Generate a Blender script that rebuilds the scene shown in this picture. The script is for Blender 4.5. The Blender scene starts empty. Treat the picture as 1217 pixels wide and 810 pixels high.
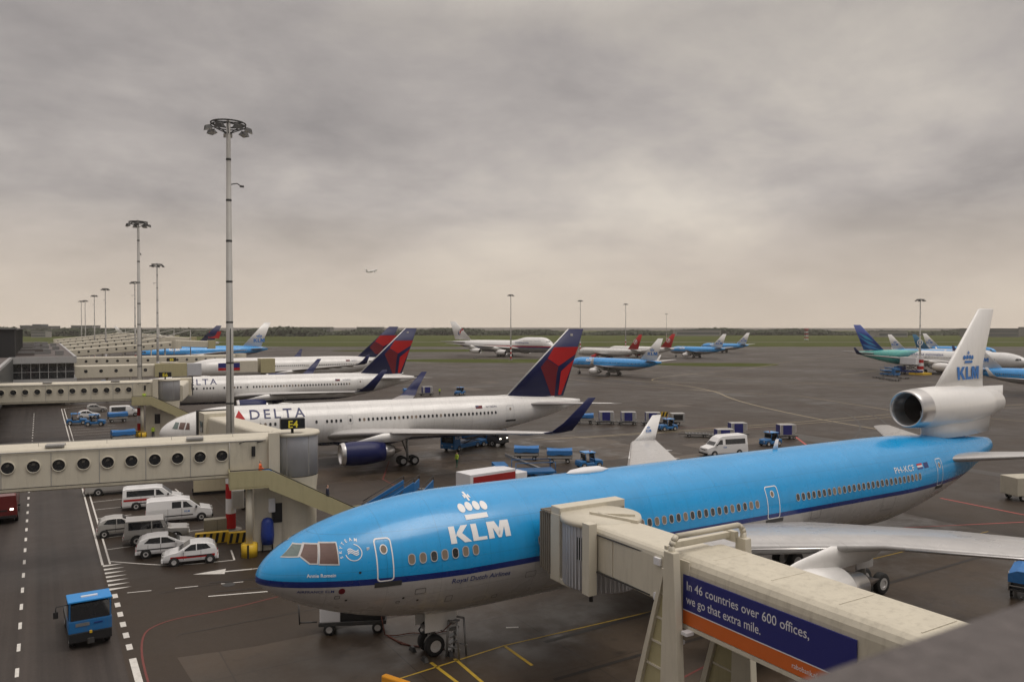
import bpy, bmesh, math, random
import numpy as np
from mathutils import Vector, Matrix
R = math.radians
C = bpy.context.scene.collection
S = bpy.context.scene
random.seed(7)

# ------------------------------------------------------------------ camera, sky, sun, exposure
CAM_H = 16.13
cam = bpy.data.cameras.new('camera'); camo = bpy.data.objects.new('camera', cam); C.objects.link(camo); S.camera = camo
camo.location = (0, 0, CAM_H); camo.rotation_euler = (R(90 - 1.03), 0, R(-31.05))
cam.sensor_width = 36; cam.lens = 27.57; cam.clip_start = .1; cam.clip_end = 20000
cam.dof.use_dof = True; cam.dof.focus_distance = 60; cam.dof.aperture_fstop = 3.4
SUN_EL, SUN_AZ = 66, 150
SKX, SKY = 14.1, 17.7
w = bpy.data.worlds.new('World'); S.world = w; w.use_nodes = True
def build_world():
    nt = w.node_tree; N = nt.nodes; L = nt.links; N.clear()
    def n(t, **k):
        x = N.new(t)
        for a, b in k.items(): setattr(x, a, b)
        return x
    out = n('ShaderNodeOutputWorld'); bg = n('ShaderNodeBackground'); bg.inputs[1].default_value = .12
    sky = n('ShaderNodeTexSky', sky_type='NISHITA', sun_disc=False, sun_elevation=R(SUN_EL), sun_rotation=R(SUN_AZ))
    sky.air_density = 1.5; sky.dust_density = 6
    tc = n('ShaderNodeTexCoord'); sp = n('ShaderNodeSeparateXYZ'); L.new(tc.outputs['Generated'], sp.inputs[0])
    def m(op, a, b=None, c=None):
        x = n('ShaderNodeMath', operation=op)
        for i, v in enumerate((a, b, c)):
            if v is None: continue
            if isinstance(v, (int, float)): x.inputs[i].default_value = v
            else: L.new(v, x.inputs[i])
        return x.outputs[0]
    z = m('MAXIMUM', sp.outputs[2], 0.0); zz = m('ADD', z, .26)
    cx = m('DIVIDE', sp.outputs[0], zz); cy = m('DIVIDE', sp.outputs[1], zz)
    cb = n('ShaderNodeCombineXYZ'); L.new(cx, cb.inputs[0]); L.new(cy, cb.inputs[1])
    def noise(scale, det, rough, dist=0., off=(0, 0, 0)):
        mp = n('ShaderNodeMapping'); mp.inputs[1].default_value = off; L.new(cb.outputs[0], mp.inputs[0])
        t = n('ShaderNodeTexNoise'); t.inputs['Scale'].default_value = scale; t.inputs['Detail'].default_value = det
        t.inputs['Roughness'].default_value = rough; t.inputs['Distortion'].default_value = dist
        L.new(mp.outputs[0], t.inputs['Vector']); return t.outputs[0]
    a = noise(.62, 7, .52, .12, (SKX, SKY, 0)); b = noise(2.4, 9, .62, .2, (7, 2, 1))
    k = m('ADD', m('MULTIPLY', a, .68), m('MULTIPLY', b, .32))
    cr = n('ShaderNodeValToRGB'); e = cr.color_ramp.elements; L.new(k, cr.inputs[0])
    e[0].position = .39; e[0].color = (1.95, 1.78, 1.74, 1)
    e[1].position = .63; e[1].color = (4.3, 3.9, 3.45, 1)
    x = cr.color_ramp.elements.new(.50); x.color = (2.95, 2.68, 2.54, 1)
    # even veil of cloud towards the horizon, brighter cloud overhead
    hz = n('ShaderNodeValToRGB'); h = hz.color_ramp.elements; L.new(z, hz.inputs[0])
    h[0].position = 0; h[0].color = (.85, .85, .85, 1); h[1].position = .15; h[1].color = (0, 0, 0, 1)
    mx = n('ShaderNodeMix', data_type='RGBA'); L.new(hz.outputs[0], mx.inputs[0]); L.new(cr.outputs[0], mx.inputs[6])
    mx.inputs[7].default_value = (4.7, 4.0, 3.25, 1)
    up = n('ShaderNodeMapRange'); L.new(z, up.inputs[0]); up.inputs[1].default_value = .36; up.inputs[2].default_value = .9
    up.inputs[3].default_value = 1; up.inputs[4].default_value = 3.3
    dk = n('ShaderNodeMapRange'); L.new(z, dk.inputs[0]); dk.inputs[1].default_value = .16; dk.inputs[2].default_value = .36; dk.inputs[3].default_value = 1; dk.inputs[4].default_value = .74
    # unseen sky behind the viewpoint dimmed, added to darken camera-facing sides
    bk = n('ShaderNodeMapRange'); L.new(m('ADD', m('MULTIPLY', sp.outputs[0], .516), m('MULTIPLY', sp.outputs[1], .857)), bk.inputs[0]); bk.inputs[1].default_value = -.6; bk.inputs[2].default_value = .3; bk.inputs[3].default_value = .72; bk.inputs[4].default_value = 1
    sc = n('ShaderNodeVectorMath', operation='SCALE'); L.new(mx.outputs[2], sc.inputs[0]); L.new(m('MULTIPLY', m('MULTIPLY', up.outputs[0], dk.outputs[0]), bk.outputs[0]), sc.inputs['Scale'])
    m2 = n('ShaderNodeMix', data_type='RGBA'); m2.inputs[0].default_value = .95
    L.new(sky.outputs[0], m2.inputs[6]); L.new(sc.outputs[0], m2.inputs[7])
    L.new(m2.outputs[2], bg.inputs[0]); L.new(bg.outputs[0], out.inputs[0])
build_world()
sun = bpy.data.lights.new('sun', 'SUN'); suno = bpy.data.objects.new('sun', sun); C.objects.link(suno)
sun.energy = .9; sun.angle = R(35); sun.color = (1, .95, .88)
suno.rotation_euler = (R(90 - SUN_EL), 0, R(180 - SUN_AZ))
S.view_settings.view_transform = 'Standard'; S.view_settings.look = 'None'
S.view_settings.exposure = .5; S.view_settings.gamma = 1
S.cycles.max_bounces = 6; S.cycles.volume_bounces = 0; S.cycles.use_denoising = True
try: S.cycles.denoiser = 'OPENIMAGEDENOISE'
except Exception: pass

# ------------------------------------------------------------------ materials
MATS = {}
def mat(name, col, rough=.6, metal=0., var=.10, scale=1.5, coat=0., bump=0., spec=.5, dirt=0., emit=None):
    """principled paint with a soft procedural variation of tone and gloss"""
    if name in MATS: return MATS[name]
    m = bpy.data.materials.new(name); m.use_nodes = True; nt = m.node_tree; N = nt.nodes; L = nt.links
    b = N['Principled BSDF']; b.inputs['Roughness'].default_value = rough; b.inputs['Metallic'].default_value = metal
    b.inputs['Coat Weight'].default_value = coat; b.inputs['Coat Roughness'].default_value = .08
    b.inputs['Specular IOR Level'].default_value = spec
    tc = N.new('ShaderNodeTexCoord'); t = N.new('ShaderNodeTexNoise'); t.inputs['Scale'].default_value = scale
    t.inputs['Detail'].default_value = 5; t.inputs['Roughness'].default_value = .6
    L.new(tc.outputs['Object'], t.inputs['Vector'])
    mx = N.new('ShaderNodeMix'); mx.data_type = 'RGBA'; L.new(t.outputs[0], mx.inputs[0])
    mx.inputs[6].default_value = tuple(c * (1 - var) for c in col) + (1,)
    mx.inputs[7].default_value = tuple(min(1, c * (1 + var)) for c in col) + (1,)
    src = mx.outputs[2]
    if dirt:
        mp = N.new('ShaderNodeMapping'); mp.inputs[3].default_value = (2.2, 2.2, .25); L.new(tc.outputs['Object'], mp.inputs[0])
        t2 = N.new('ShaderNodeTexNoise'); t2.inputs['Scale'].default_value = 1.6; t2.inputs['Detail'].default_value = 8; t2.inputs['Roughness'].default_value = .7
        L.new(mp.outputs[0], t2.inputs['Vector'])
        r = N.new('ShaderNodeMapRange'); L.new(t2.outputs[0], r.inputs[0]); r.inputs[1].default_value = .5; r.inputs[2].default_value = .78; r.inputs[4].default_value = dirt
        m2 = N.new('ShaderNodeMix'); m2.data_type = 'RGBA'; L.new(r.outputs[0], m2.inputs[0]); L.new(src, m2.inputs[6])
        m2.inputs[7].default_value = (.12, .095, .065, 1); src = m2.outputs[2]
    L.new(src, b.inputs['Base Color'])
    if bump:
        bp = N.new('ShaderNodeBump'); bp.inputs['Strength'].default_value = bump; bp.inputs['Distance'].default_value = .05
        L.new(t.outputs[0], bp.inputs['Height']); L.new(bp.outputs[0], b.inputs['Normal'])
    if emit:
        b.inputs['Emission Color'].default_value = tuple(emit[:3]) + (1,); b.inputs['Emission Strength'].default_value = emit[3]
    MATS[name] = m; return m
WHITE = mat('aircraft_white', (.78, .77, .75), .28, var=.03, coat=.3, dirt=.12)
GREYW = mat('wing_grey', (.50, .49, .48), .33, .15, var=.06, dirt=.2)
METAL = mat('bare_metal', (.62, .61, .60), .28, .85, var=.06)
DMETAL = mat('burnt_metal', (.22, .19, .17), .4, .8, var=.15)
NAVY = mat('navy_paint', (.010, .014, .075), .42, var=.05, spec=.3)
BLUE = mat('sky_blue_paint', (.02, .26, .66), .3, var=.05, coat=.3)
EQBLUE = mat('equipment_blue', (.014, .13, .34), .45, var=.15, dirt=.35)
TARP = mat('blue_tarpaulin', (.03, .16, .42), .55, var=.25, scale=4, bump=.5)
RED = mat('red_paint', (.40, .014, .016), .5, var=.08, spec=.25)
DRED = mat('dark_red_paint', (.13, .009, .016), .5, var=.08, spec=.25)
TYRE = mat('tyre_rubber', (.018, .018, .018), .8, var=.2)
BLACK = mat('black_plastic', (.015, .015, .016), .5, var=.2)
DGREY = mat('dark_grey_steel', (.06, .06, .06), .55, .3, var=.2, dirt=.3)
MGREY = mat('grey_steel', (.25, .25, .25), .45, .5, var=.15, dirt=.3)
GALV = mat('galvanised_steel', (.36, .35, .33), .6, .15, var=.12, dirt=.25)
GLASS = mat('dark_glass', (.02, .022, .025), .06, var=.3, spec=.8)
RGLASS = mat('tinted_glass', (.11, .058, .045), .08, var=.25, scale=3, spec=.8)
GGLASS = mat('green_glass', (.10, .14, .13), .08, var=.2, scale=3, spec=.8)
SHADE = mat('window_blind', (.20, .155, .115), .5, var=.1)
CREAM = mat('bridge_cream', (.58, .54, .44), .5, var=.07, dirt=.2)
CREAMR = mat('weathered_roof_cream', (.55, .51, .41), .6, var=.16, scale=1.1, dirt=.38)
OLIVE = mat('bridge_olive', (.42, .38, .22), .5, var=.08, dirt=.25)
CORR = mat('corrugated_grey', (.52, .53, .56), .4, .2, var=.05, dirt=.15)
CARW = mat('car_white', (.76, .76, .76), .22, var=.03, coat=.5)
CARS = mat('car_silver', (.46, .45, .43), .3, .3, var=.04, coat=.5)
YEL = mat('warning_yellow', (.62, .40, .02), .5, var=.15, dirt=.3)
ORANGE = mat('orange_paint', (.60, .13, .02), .5, var=.08)
HIVIS = mat('hi_vis_yellow', (.45, .62, .05), .6, var=.1)
HIVISO = mat('hi_vis_orange', (.75, .12, .02), .6, var=.1)
SKIN = mat('skin', (.45, .27, .19), .6, var=.08)
CLOTH = mat('dark_clothing', (.02, .025, .05), .85, var=.2)
GRNCL = mat('green_workwear', (.02, .10, .07), .8, var=.2)
CONC = mat('concrete', (.26, .24, .21), .75, var=.2, scale=.8, dirt=.4)
ROOFD = mat('flat_roof_felt', (.10, .085, .08), .8, var=.35, scale=.25, dirt=.3)
FASC = mat('fascia_panel_grey', (.42, .42, .42), .4, .2, var=.06, dirt=.2)
LAMPG = mat('lamp_lens', (.5, .5, .48), .2, var=.05)
HEADL = mat('lit_headlight', (.9, .88, .8), .2, var=0, emit=(1, .93, .75, 3.5))
TAILL = mat('tail_light_red', (.35, .01, .02), .2, var=.1)
LINEW = mat('white_marking', (.62, .60, .56), .6, var=.25, scale=3, dirt=.4)
LINEY = mat('yellow_marking', (.50, .33, .03), .6, var=.3, scale=3, dirt=.5)
LINER = mat('red_marking', (.15, .03, .025), .6, var=.3, scale=3, dirt=.4)
LINEF = mat('faded_taxi_marking', (.34, .28, .17), .6, var=.3, scale=1, dirt=.3)
SIGNK = mat('sign_black', (.012, .012, .012), .4, var=.1)
SIGNY = mat('sign_yellow', (.62, .50, .04), .4, var=.03, emit=(.9, .75, .05, .08))
SIGNB = mat('poster_blue', (.022, .026, .17), .35, var=.05)
SIGNW = mat('poster_white', (.72, .72, .74), .4, var=.02)
TREEM = mat('foliage', (.035, .045, .022), .9, var=.5, scale=.06)
BARK = mat('bark', (.06, .045, .035), .9)

def livery(name, bands, tail=None, rough=.26, dip=None):
    """painted skin: horizontal colour bands by height, optional diagonal tail colours; faint skin joints and grime"""
    m = bpy.data.materials.new(name); m.use_nodes = True; nt = m.node_tree; N = nt.nodes; L = nt.links
    b = N['Principled BSDF']; b.inputs['Roughness'].default_value = rough; b.inputs['Coat Weight'].default_value = .35; b.inputs['Coat Roughness'].default_value = .1
    tc = N.new('ShaderNodeTexCoord'); sp = N.new('ShaderNodeSeparateXYZ'); L.new(tc.outputs['Object'], sp.inputs[0])
    def mth(op, a, b=None, clamp=False):
        x = N.new('ShaderNodeMath'); x.operation = op; x.use_clamp = clamp
        for i, v in enumerate((a, b)):
            if v is None: continue
            if isinstance(v, (int, float)): x.inputs[i].default_value = v
            else: L.new(v, x.inputs[i])
        return x.outputs[0]
    zz = sp.outputs[2]
    if dip: # (x0, slope): the bands lift aft of x0
        zz = mth('SUBTRACT', zz, mth('MULTIPLY', mth('MAXIMUM', mth('SUBTRACT', sp.outputs[0], dip[0]), 0.), dip[1]))
    if len(dip or ()) > 2:
        zz = mth('SUBTRACT', zz, mth('MULTIPLY', mth('MAXIMUM', mth('SUBTRACT', dip[2], sp.outputs[0]), 0.), dip[3]))
    def ramp(val, bands, span):
        r = N.new('ShaderNodeValToRGB'); r.color_ramp.interpolation = 'CONSTANT'
        L.new(mth('DIVIDE', val, span), r.inputs[0]); el = r.color_ramp.elements
        el[0].position = 0; el[0].color = tuple(bands[0][1]) + (1,)
        for i, (p, c) in enumerate(bands[1:]):
            e = el[1] if i == 0 else el.new(p / span)
            e.position = p / span; e.color = tuple(c) + (1,)
        if len(bands) == 1: el[1].position = 1; el[1].color = tuple(bands[0][1]) + (1,)
        return r.outputs[0]
    col = ramp(zz, bands, 12.)
    if tail: # (x at z=0, slope dx/dz, [(distance, colour)...])
        v = mth('SUBTRACT', sp.outputs[0], mth('ADD', mth('MULTIPLY', sp.outputs[2], tail[1]), tail[0]))
        tcol = ramp(mth('MAXIMUM', v, 0.), [(0, (0, 0, 0))] + tail[2], 30.)
        f = mth('GREATER_THAN', v, tail[2][0][0]); mx = N.new('ShaderNodeMix'); mx.data_type = 'RGBA'
        L.new(f, mx.inputs[0]); L.new(col, mx.inputs[6]); L.new(tcol, mx.inputs[7]); col = mx.outputs[2]
    t = N.new('ShaderNodeTexNoise'); mp = N.new('ShaderNodeMapping'); mp.inputs[3].default_value = (.5, 1, 1)
    L.new(tc.outputs['Object'], mp.inputs[0]); L.new(mp.outputs[0], t.inputs[0]); t.inputs['Scale'].default_value = 1.2; t.inputs['Detail'].default_value = 8
    g = N.new('ShaderNodeMapRange'); L.new(t.outputs[0], g.inputs[0]); g.inputs[1].default_value = .35; g.inputs[2].default_value = .75; g.inputs[3].default_value = 1.0; g.inputs[4].default_value = .91
    j = mth('LESS_THAN', mth('FRACT', mth('DIVIDE', sp.outputs[0], 2.54)), .010)
    j2 = mth('LESS_THAN', mth('FRACT', mth('DIVIDE', mth('ADD', sp.outputs[2], .37), 1.45)), .014)
    br = N.new('ShaderNodeTexBrick'); L.new(tc.outputs['Object'], br.inputs[0]); mpb = N.new('ShaderNodeMapping'); mpb.inputs[2].default_value = (math.pi / 2, 0, 0); L.new(tc.outputs['Object'], mpb.inputs[0]); L.new(mpb.outputs[0], br.inputs[0])
    br.inputs['Scale'].default_value = 1; br.inputs['Brick Width'].default_value = 5.08; br.inputs['Row Height'].default_value = 1.45; br.inputs['Mortar Size'].default_value = 0
    br.inputs['Color1'].default_value = (1, 1, 1, 1); br.inputs['Color2'].default_value = (.93, .93, .93, 1)
    sb = N.new('ShaderNodeSeparateXYZ'); L.new(br.outputs[0], sb.inputs[0])
    st = N.new('ShaderNodeTexNoise'); mps = N.new('ShaderNodeMapping'); mps.inputs[3].default_value = (3.5, 1, .35); L.new(tc.outputs['Object'], mps.inputs[0]); L.new(mps.outputs[0], st.inputs[0]); st.inputs['Scale'].default_value = 1.5; st.inputs['Detail'].default_value = 6
    stg = N.new('ShaderNodeMapRange'); L.new(st.outputs[0], stg.inputs[0]); stg.inputs[1].default_value = .5; stg.inputs[2].default_value = .75; stg.inputs[3].default_value = 1.0; stg.inputs[4].default_value = .91
    fac = mth('MULTIPLY', mth('MULTIPLY', mth('MULTIPLY', g.outputs[0], stg.outputs[0]), sb.outputs[0]), mth('SUBTRACT', 1., mth('MULTIPLY', mth('MAXIMUM', j, j2), .24)))
    rgh = N.new('ShaderNodeMapRange'); L.new(t.outputs[0], rgh.inputs[0]); rgh.inputs[1].default_value = .3; rgh.inputs[2].default_value = .7; rgh.inputs[3].default_value = rough - .06; rgh.inputs[4].default_value = rough + .14; L.new(rgh.outputs[0], b.inputs['Roughness'])
    sc = N.new('ShaderNodeVectorMath'); sc.operation = 'SCALE'; L.new(col, sc.inputs[0]); L.new(fac, sc.inputs['Scale'])
    L.new(sc.outputs[0], b.inputs['Base Color'])
    bp = N.new('ShaderNodeBump'); bp.inputs['Strength'].default_value = .06; bp.inputs['Distance'].default_value = .1
    L.new(t.outputs[0], bp.inputs['Height']); L.new(bp.outputs[0], b.inputs['Normal'])
    return m

# ------------------------------------------------------------------ mesh helpers
class MB:
    def __init__(s): s.v = []; s.f = []; s.m = []; s.sm = []; s.mats = []
    def mi(s, m):
        if m not in s.mats: s.mats.append(m)
        return s.mats.index(m)
    def add(s, vs, fs, m, smooth=False):
        o = len(s.v); s.v += [tuple(v) for v in vs]; k = s.mi(m)
        for f in fs: s.f.append(tuple(i + o for i in f)); s.m.append(k); s.sm.append(smooth)
        return s
    def box(s, c, d, m, rz=0., taper=1., rx=0.):
        x, y, z = (q / 2 for q in d); M = Matrix.Translation(c) @ Matrix.Rotation(rz, 4, 'Z') @ Matrix.Rotation(rx, 4, 'Y')
        P = [(-x, -y, -z), (x, -y, -z), (x, y, -z), (-x, y, -z), (-x * taper, -y * taper, z), (x * taper, -y * taper, z), (x * taper, y * taper, z), (-x * taper, y * taper, z)]
        return s.add([M @ Vector(p) for p in P], [(3, 2, 1, 0), (4, 5, 6, 7), (0, 1, 5, 4), (1, 2, 6, 5), (2, 3, 7, 6), (3, 0, 4, 7)], m)
    def rings(s, rings, m, smooth=True, caps=True):
        n = len(rings[0]); vs = [p for r in rings for p in r]; fs = []
        for i in range(len(rings) - 1):
            for j in range(n): fs.append((i * n + j, i * n + (j + 1) % n, (i + 1) * n + (j + 1) % n, (i + 1) * n + j))
        s.add(vs, fs, m, smooth)
        if caps:
            s.add(rings[0], [tuple(range(n))[::-1]], m); s.add(rings[-1], [tuple(range(n))], m)
        return s
    def tube(s, a, b, r0, m, r1=None, seg=12, smooth=True):
        r1 = r0 if r1 is None else r1; a = Vector(a); b = Vector(b); d = (b - a).normalized()
        u = d.orthogonal().normalized(); v = d.cross(u)
        rg = [[p + (u * math.cos(t) + v * math.sin(t)) * r for t in [2 * math.pi * k / seg for k in range(seg)]] for p, r in ((a, r0), (b, r1))]
        return s.rings(rg, m, smooth)
    def pipe(s, pts, r, m, seg=8):
        pts = [Vector(p) for p in pts]
        for a, b in zip(pts[:-1], pts[1:]): s.tube(a, b, r, m, seg=seg)
        return s
    def lathe(s, prof, m, axis='x', o=(0, 0, 0), seg=32, smooth=True, sy=1., caps=False):
        rg = []
        for a, r in prof:
            ring = []
            for k in range(seg):
                t = 2 * math.pi * k / seg; c, q = r * math.cos(t), r * math.sin(t)
                p = {'x': (a, c * sy, q), 'z': (c, q, a), 'y': (c, a, q)}[axis]
                ring.append((p[0] + o[0], p[1] + o[1], p[2] + o[2]))
            rg.append(ring)
        return s.rings(rg, m, smooth, caps)
    def prism(s, poly, a, b, m, plane='xz'):
        def P(p, t): return {'xz': (p[0], t, p[1]), 'yz': (t, p[0], p[1]), 'xy': (p[0], p[1], t)}[plane]
        n = len(poly); s.add([P(p, a) for p in poly] + [P(p, b) for p in poly],
              [tuple(range(n)), tuple(range(2 * n - 1, n - 1, -1))] + [(i, i + n, (i + 1) % n + n, (i + 1) % n) for i in range(n)], m)
        return s
    def quad(s, a, b, c, d, m): return s.add([a, b, c, d], [(0, 1, 2, 3)], m)
    def build(s, name, parent=None, bevel=0., loc=None, fix=True):
        me = bpy.data.meshes.new(name); me.from_pydata(s.v, [], s.f)
        for m in s.mats: me.materials.append(m)
        me.polygons.foreach_set('material_index', s.m); me.polygons.foreach_set('use_smooth', s.sm)
        if fix:
            bm = bmesh.new(); bm.from_mesh(me); bmesh.ops.remove_doubles(bm, verts=bm.verts, dist=1e-5)
            bmesh.ops.recalc_face_normals(bm, faces=bm.faces); bm.to_mesh(me); bm.free()
        me.update()
        o = bpy.data.objects.new(name, me); C.objects.link(o)
        if parent: o.parent = parent
        if loc: o.location = loc
        if bevel:
            b = o.modifiers.new('bevel', 'BEVEL'); b.width = bevel; b.segments = 2; b.limit_method = 'ANGLE'; b.angle_limit = R(40)
        return o
def tag(o, label, cat, group=None, kind=None):
    if label: o['label'] = label
    if cat: o['category'] = cat
    if group: o['group'] = group
    if kind: o['kind'] = kind
    return o
def thing(name, label, cat, loc=(0, 0, 0), rz=0., group=None):
    o = bpy.data.objects.new(name, None); C.objects.link(o); o.location = loc; o.rotation_euler = (0, 0, rz)
    return tag(o, label, cat, group)
def kids(o): return [c for c in bpy.data.objects if c.parent == o]
CH = {}
def dup(root, loc, rz, label, group=None):
    def cp(o, par):
        c = o.copy(); C.objects.link(c)
        if par: c.parent = par
        for ch in KID(o): cp(ch, c)
        return c
    def KID(o): return kids(o)
    r = cp(root, None); r.location = loc; r.rotation_euler = (0, 0, rz); r['label'] = label
    if group: r['group'] = group
    return r
def flat(o):
    o['kind'] = 'structure'; return o

def text_mesh(txt, h, bold=0., space=1., shear=0.):
    """returns verts (x,z), faces of the lettering, baseline at 0, cap height h"""
    cu = bpy.data.curves.new('lettering', 'FONT'); cu.body = txt; cu.size = h / .72; cu.offset = bold * h; cu.space_character = space; cu.shear = shear
    cu.resolution_u = 3
    o = bpy.data.objects.new('lettering', cu); C.objects.link(o)
    dg = bpy.context.evaluated_depsgraph_get(); dg.update(); me = o.evaluated_get(dg).to_mesh()
    v = [(p.co.x, p.co.y) for p in me.vertices]; f = [tuple(q.vertices) for q in me.polygons]
    o.evaluated_get(dg).to_mesh_clear(); bpy.data.objects.remove(o); bpy.data.curves.remove(cu)
    return v, f
def mapped(name, V, F, fn, m, parent, step=.2, thick=0.):
    """lays a flat 2-D outline on a curved surface: cuts it to small cells, then maps every vertex"""
    bm = bmesh.new(); vs = [bm.verts.new((x, z, 0)) for x, z in V]
    for f in F:
        try: bm.faces.new([vs[i] for i in f])
        except ValueError: pass
    if step and V:
        for ax in (0, 1):
            lo, hi = min(p[ax] for p in V), max(p[ax] for p in V); n = int((hi - lo) / step)
            for k in range(1, n + 1):
                co = [0, 0, 0]; co[ax] = lo + (hi - lo) * k / (n + 1); no = [0, 0, 0]; no[ax] = 1
                bmesh.ops.bisect_plane(bm, geom=bm.verts[:] + bm.edges[:] + bm.faces[:], plane_co=co, plane_no=no)
    for v in bm.verts: v.co = fn(v.co.x, v.co.y)
    me = bpy.data.meshes.new(name); bm.to_mesh(me); bm.free(); me.materials.append(m)
    o = bpy.data.objects.new(name, me); C.objects.link(o)
    if parent: o.parent = parent
    return o
def rrect(x0, z0, x1, z1, r, n=4):
    P = []
    for cx, cz, a in ((x1 - r, z1 - r, 0), (x0 + r, z1 - r, 90), (x0 + r, z0 + r, 180), (x1 - r, z0 + r, 270)):
        for k in range(n + 1): t = R(a + 90 * k / n); P.append((cx + r * math.cos(t), cz + r * math.sin(t)))
    return P
def ringpoly(outer, inner):
    n = len(outer); return list(outer) + list(inner), [(i, (i + 1) % n, n + (i + 1) % n, n + i) for i in range(n)]
def ell(cx, cz, a, b, n=20, rot=0.):
    return [(cx + a * math.cos(t) * math.cos(rot) - b * math.sin(t) * math.sin(rot), cz + a * math.cos(t) * math.sin(rot) + b * math.sin(t) * math.cos(rot)) for t in [2 * math.pi * k / n for k in range(n)]]

# ------------------------------------------------------------------ aircraft builder
class Body:
    """fuselage: length L, radius r (half width rw), centre height zc; nose tip zn over ln; tail taper from xt; tail end ze"""
    def __init__(s, L, r, zc, zn, ln, xt, ze, rend=.35, rw=None, topdrop=.0, npow=(2.0, .5), bpow=(2.0, .5), hump=None, bl=.8):
        s.L = L; s.rw = rw or r; xs = []
        for k in range(26): xs.append(ln * (1 - math.cos(math.pi / 2 * k / 25)))
        xs += [ln + (xt - ln) * k / 24 for k in range(1, 25)]
        xs += [xt + (L - xt) * k / 18 for k in range(1, 19)]
        T, B, W = [], [], []
        for x in xs:
            t, b, wd = zc + r, zc - r, s.rw
            if x < ln * max(1, bl):
                q = max(0., 1 - x / ln)
                t = zn + (t - zn) * (1 - q ** npow[0]) ** npow[1]; b = zn - (zn - b) * (1 - (1 - min(1, x / (ln * bl))) ** bpow[0]) ** bpow[1]
                wd = s.rw * (1 - q ** 2.1) ** .52
            if x > xt:
                q = (x - xt) / (L - xt)
                b = b + (ze - rend - b) * (q ** 1.35 * (1 - .12 * (1 - q))); t = t + (ze + rend - t) * q ** 1.9
                wd = s.rw + (rend * .9 - s.rw) * q ** 1.55
            if hump and x < hump[1]:
                q = 1. if x < hump[0] else (1 + math.cos(math.pi * (x - hump[0]) / (hump[1] - hump[0]))) / 2
                if x > hump[3]: t += hump[2] * q
                else: t += hump[2] * math.sin(math.pi / 2 * max(0, x / hump[3])) ** 1.3 * q
            T.append(t); B.append(b); W.append(max(wd, .01))
        s.xs, s.T, s.B, s.W = xs, T, B, W
    def at(s, x):
        t = np.interp(x, s.xs, s.T); b = np.interp(x, s.xs, s.B); wd = np.interp(x, s.xs, s.W)
        return (t + b) / 2, max((t - b) / 2, .01), wd
    def skin(s, x, z, side=-1, off=.014):
        zc, rz, wd = s.at(x); q = max(-.985, min(.985, (z - zc) / rz)); y = wd * math.sqrt(1 - q * q)
        n = Vector((0, y / wd ** 2, (z - zc) / rz ** 2)).normalized()
        return Vector((x, side * (y + n.y * off), z + n.z * off))
    def mesh(s, m, seg=56):
        mb = MB(); rg = []
        for x, t, b, wd in zip(s.xs, s.T, s.B, s.W):
            zc, rz = (t + b) / 2, max((t - b) / 2, .01)
            rg.append([(x, wd * math.cos(a), zc + rz * math.sin(a)) for a in [2 * math.pi * k / seg for k in range(seg)]])
        mb.rings(rg, m); return mb
def foil(p, chord, th, n, k=14):
    """airfoil outline: leading edge p, chord along +x, thickness direction n"""
    n = Vector(n).normalized(); xs = [.5 * (1 - math.cos(math.pi * i / k)) for i in range(k + 1)]
    def yt(x): return 5 * th * (.2969 * math.sqrt(x) - .126 * x - .3516 * x * x + .2843 * x ** 3 - .1015 * x ** 4)
    up = [(x, yt(x)) for x in xs[::-1]]; lo = [(x, -yt(x)) for x in xs[1:-1]]
    return [Vector(p) + Vector((x * chord, 0, 0)) + n * (y * chord) for x, y in up + lo]
def wing_mesh(secs, m, mb=None, edge=None):
    mb = mb or MB(); mb.rings([foil(*q) for q in secs], m); return mb
def wheel(parent, c, r, wd, name='wheel', axis='y', rimm=None):
    rimm = rimm or GREYW; o = MB(); x, y, z = c
    pr = [(-wd / 2, r * .55), (-wd / 2, r * .88), (-wd * .36, r * .98), (0, r), (wd * .36, r * .98), (wd / 2, r * .88), (wd / 2, r * .55)]
    o.lathe(pr, TYRE, axis, c, 24); t = o.build(name, parent)
    q = MB(); q.lathe([(-wd * .42, .01), (-wd * .42, r * .3), (-wd * .5, r * .34), (-wd * .5, r * .56), (wd * .5, r * .56), (wd * .5, r * .34), (wd * .42, r * .3), (wd * .42, .01)], rimm, axis, c, 16, False)
    q.build('rim', t); return t
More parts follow.
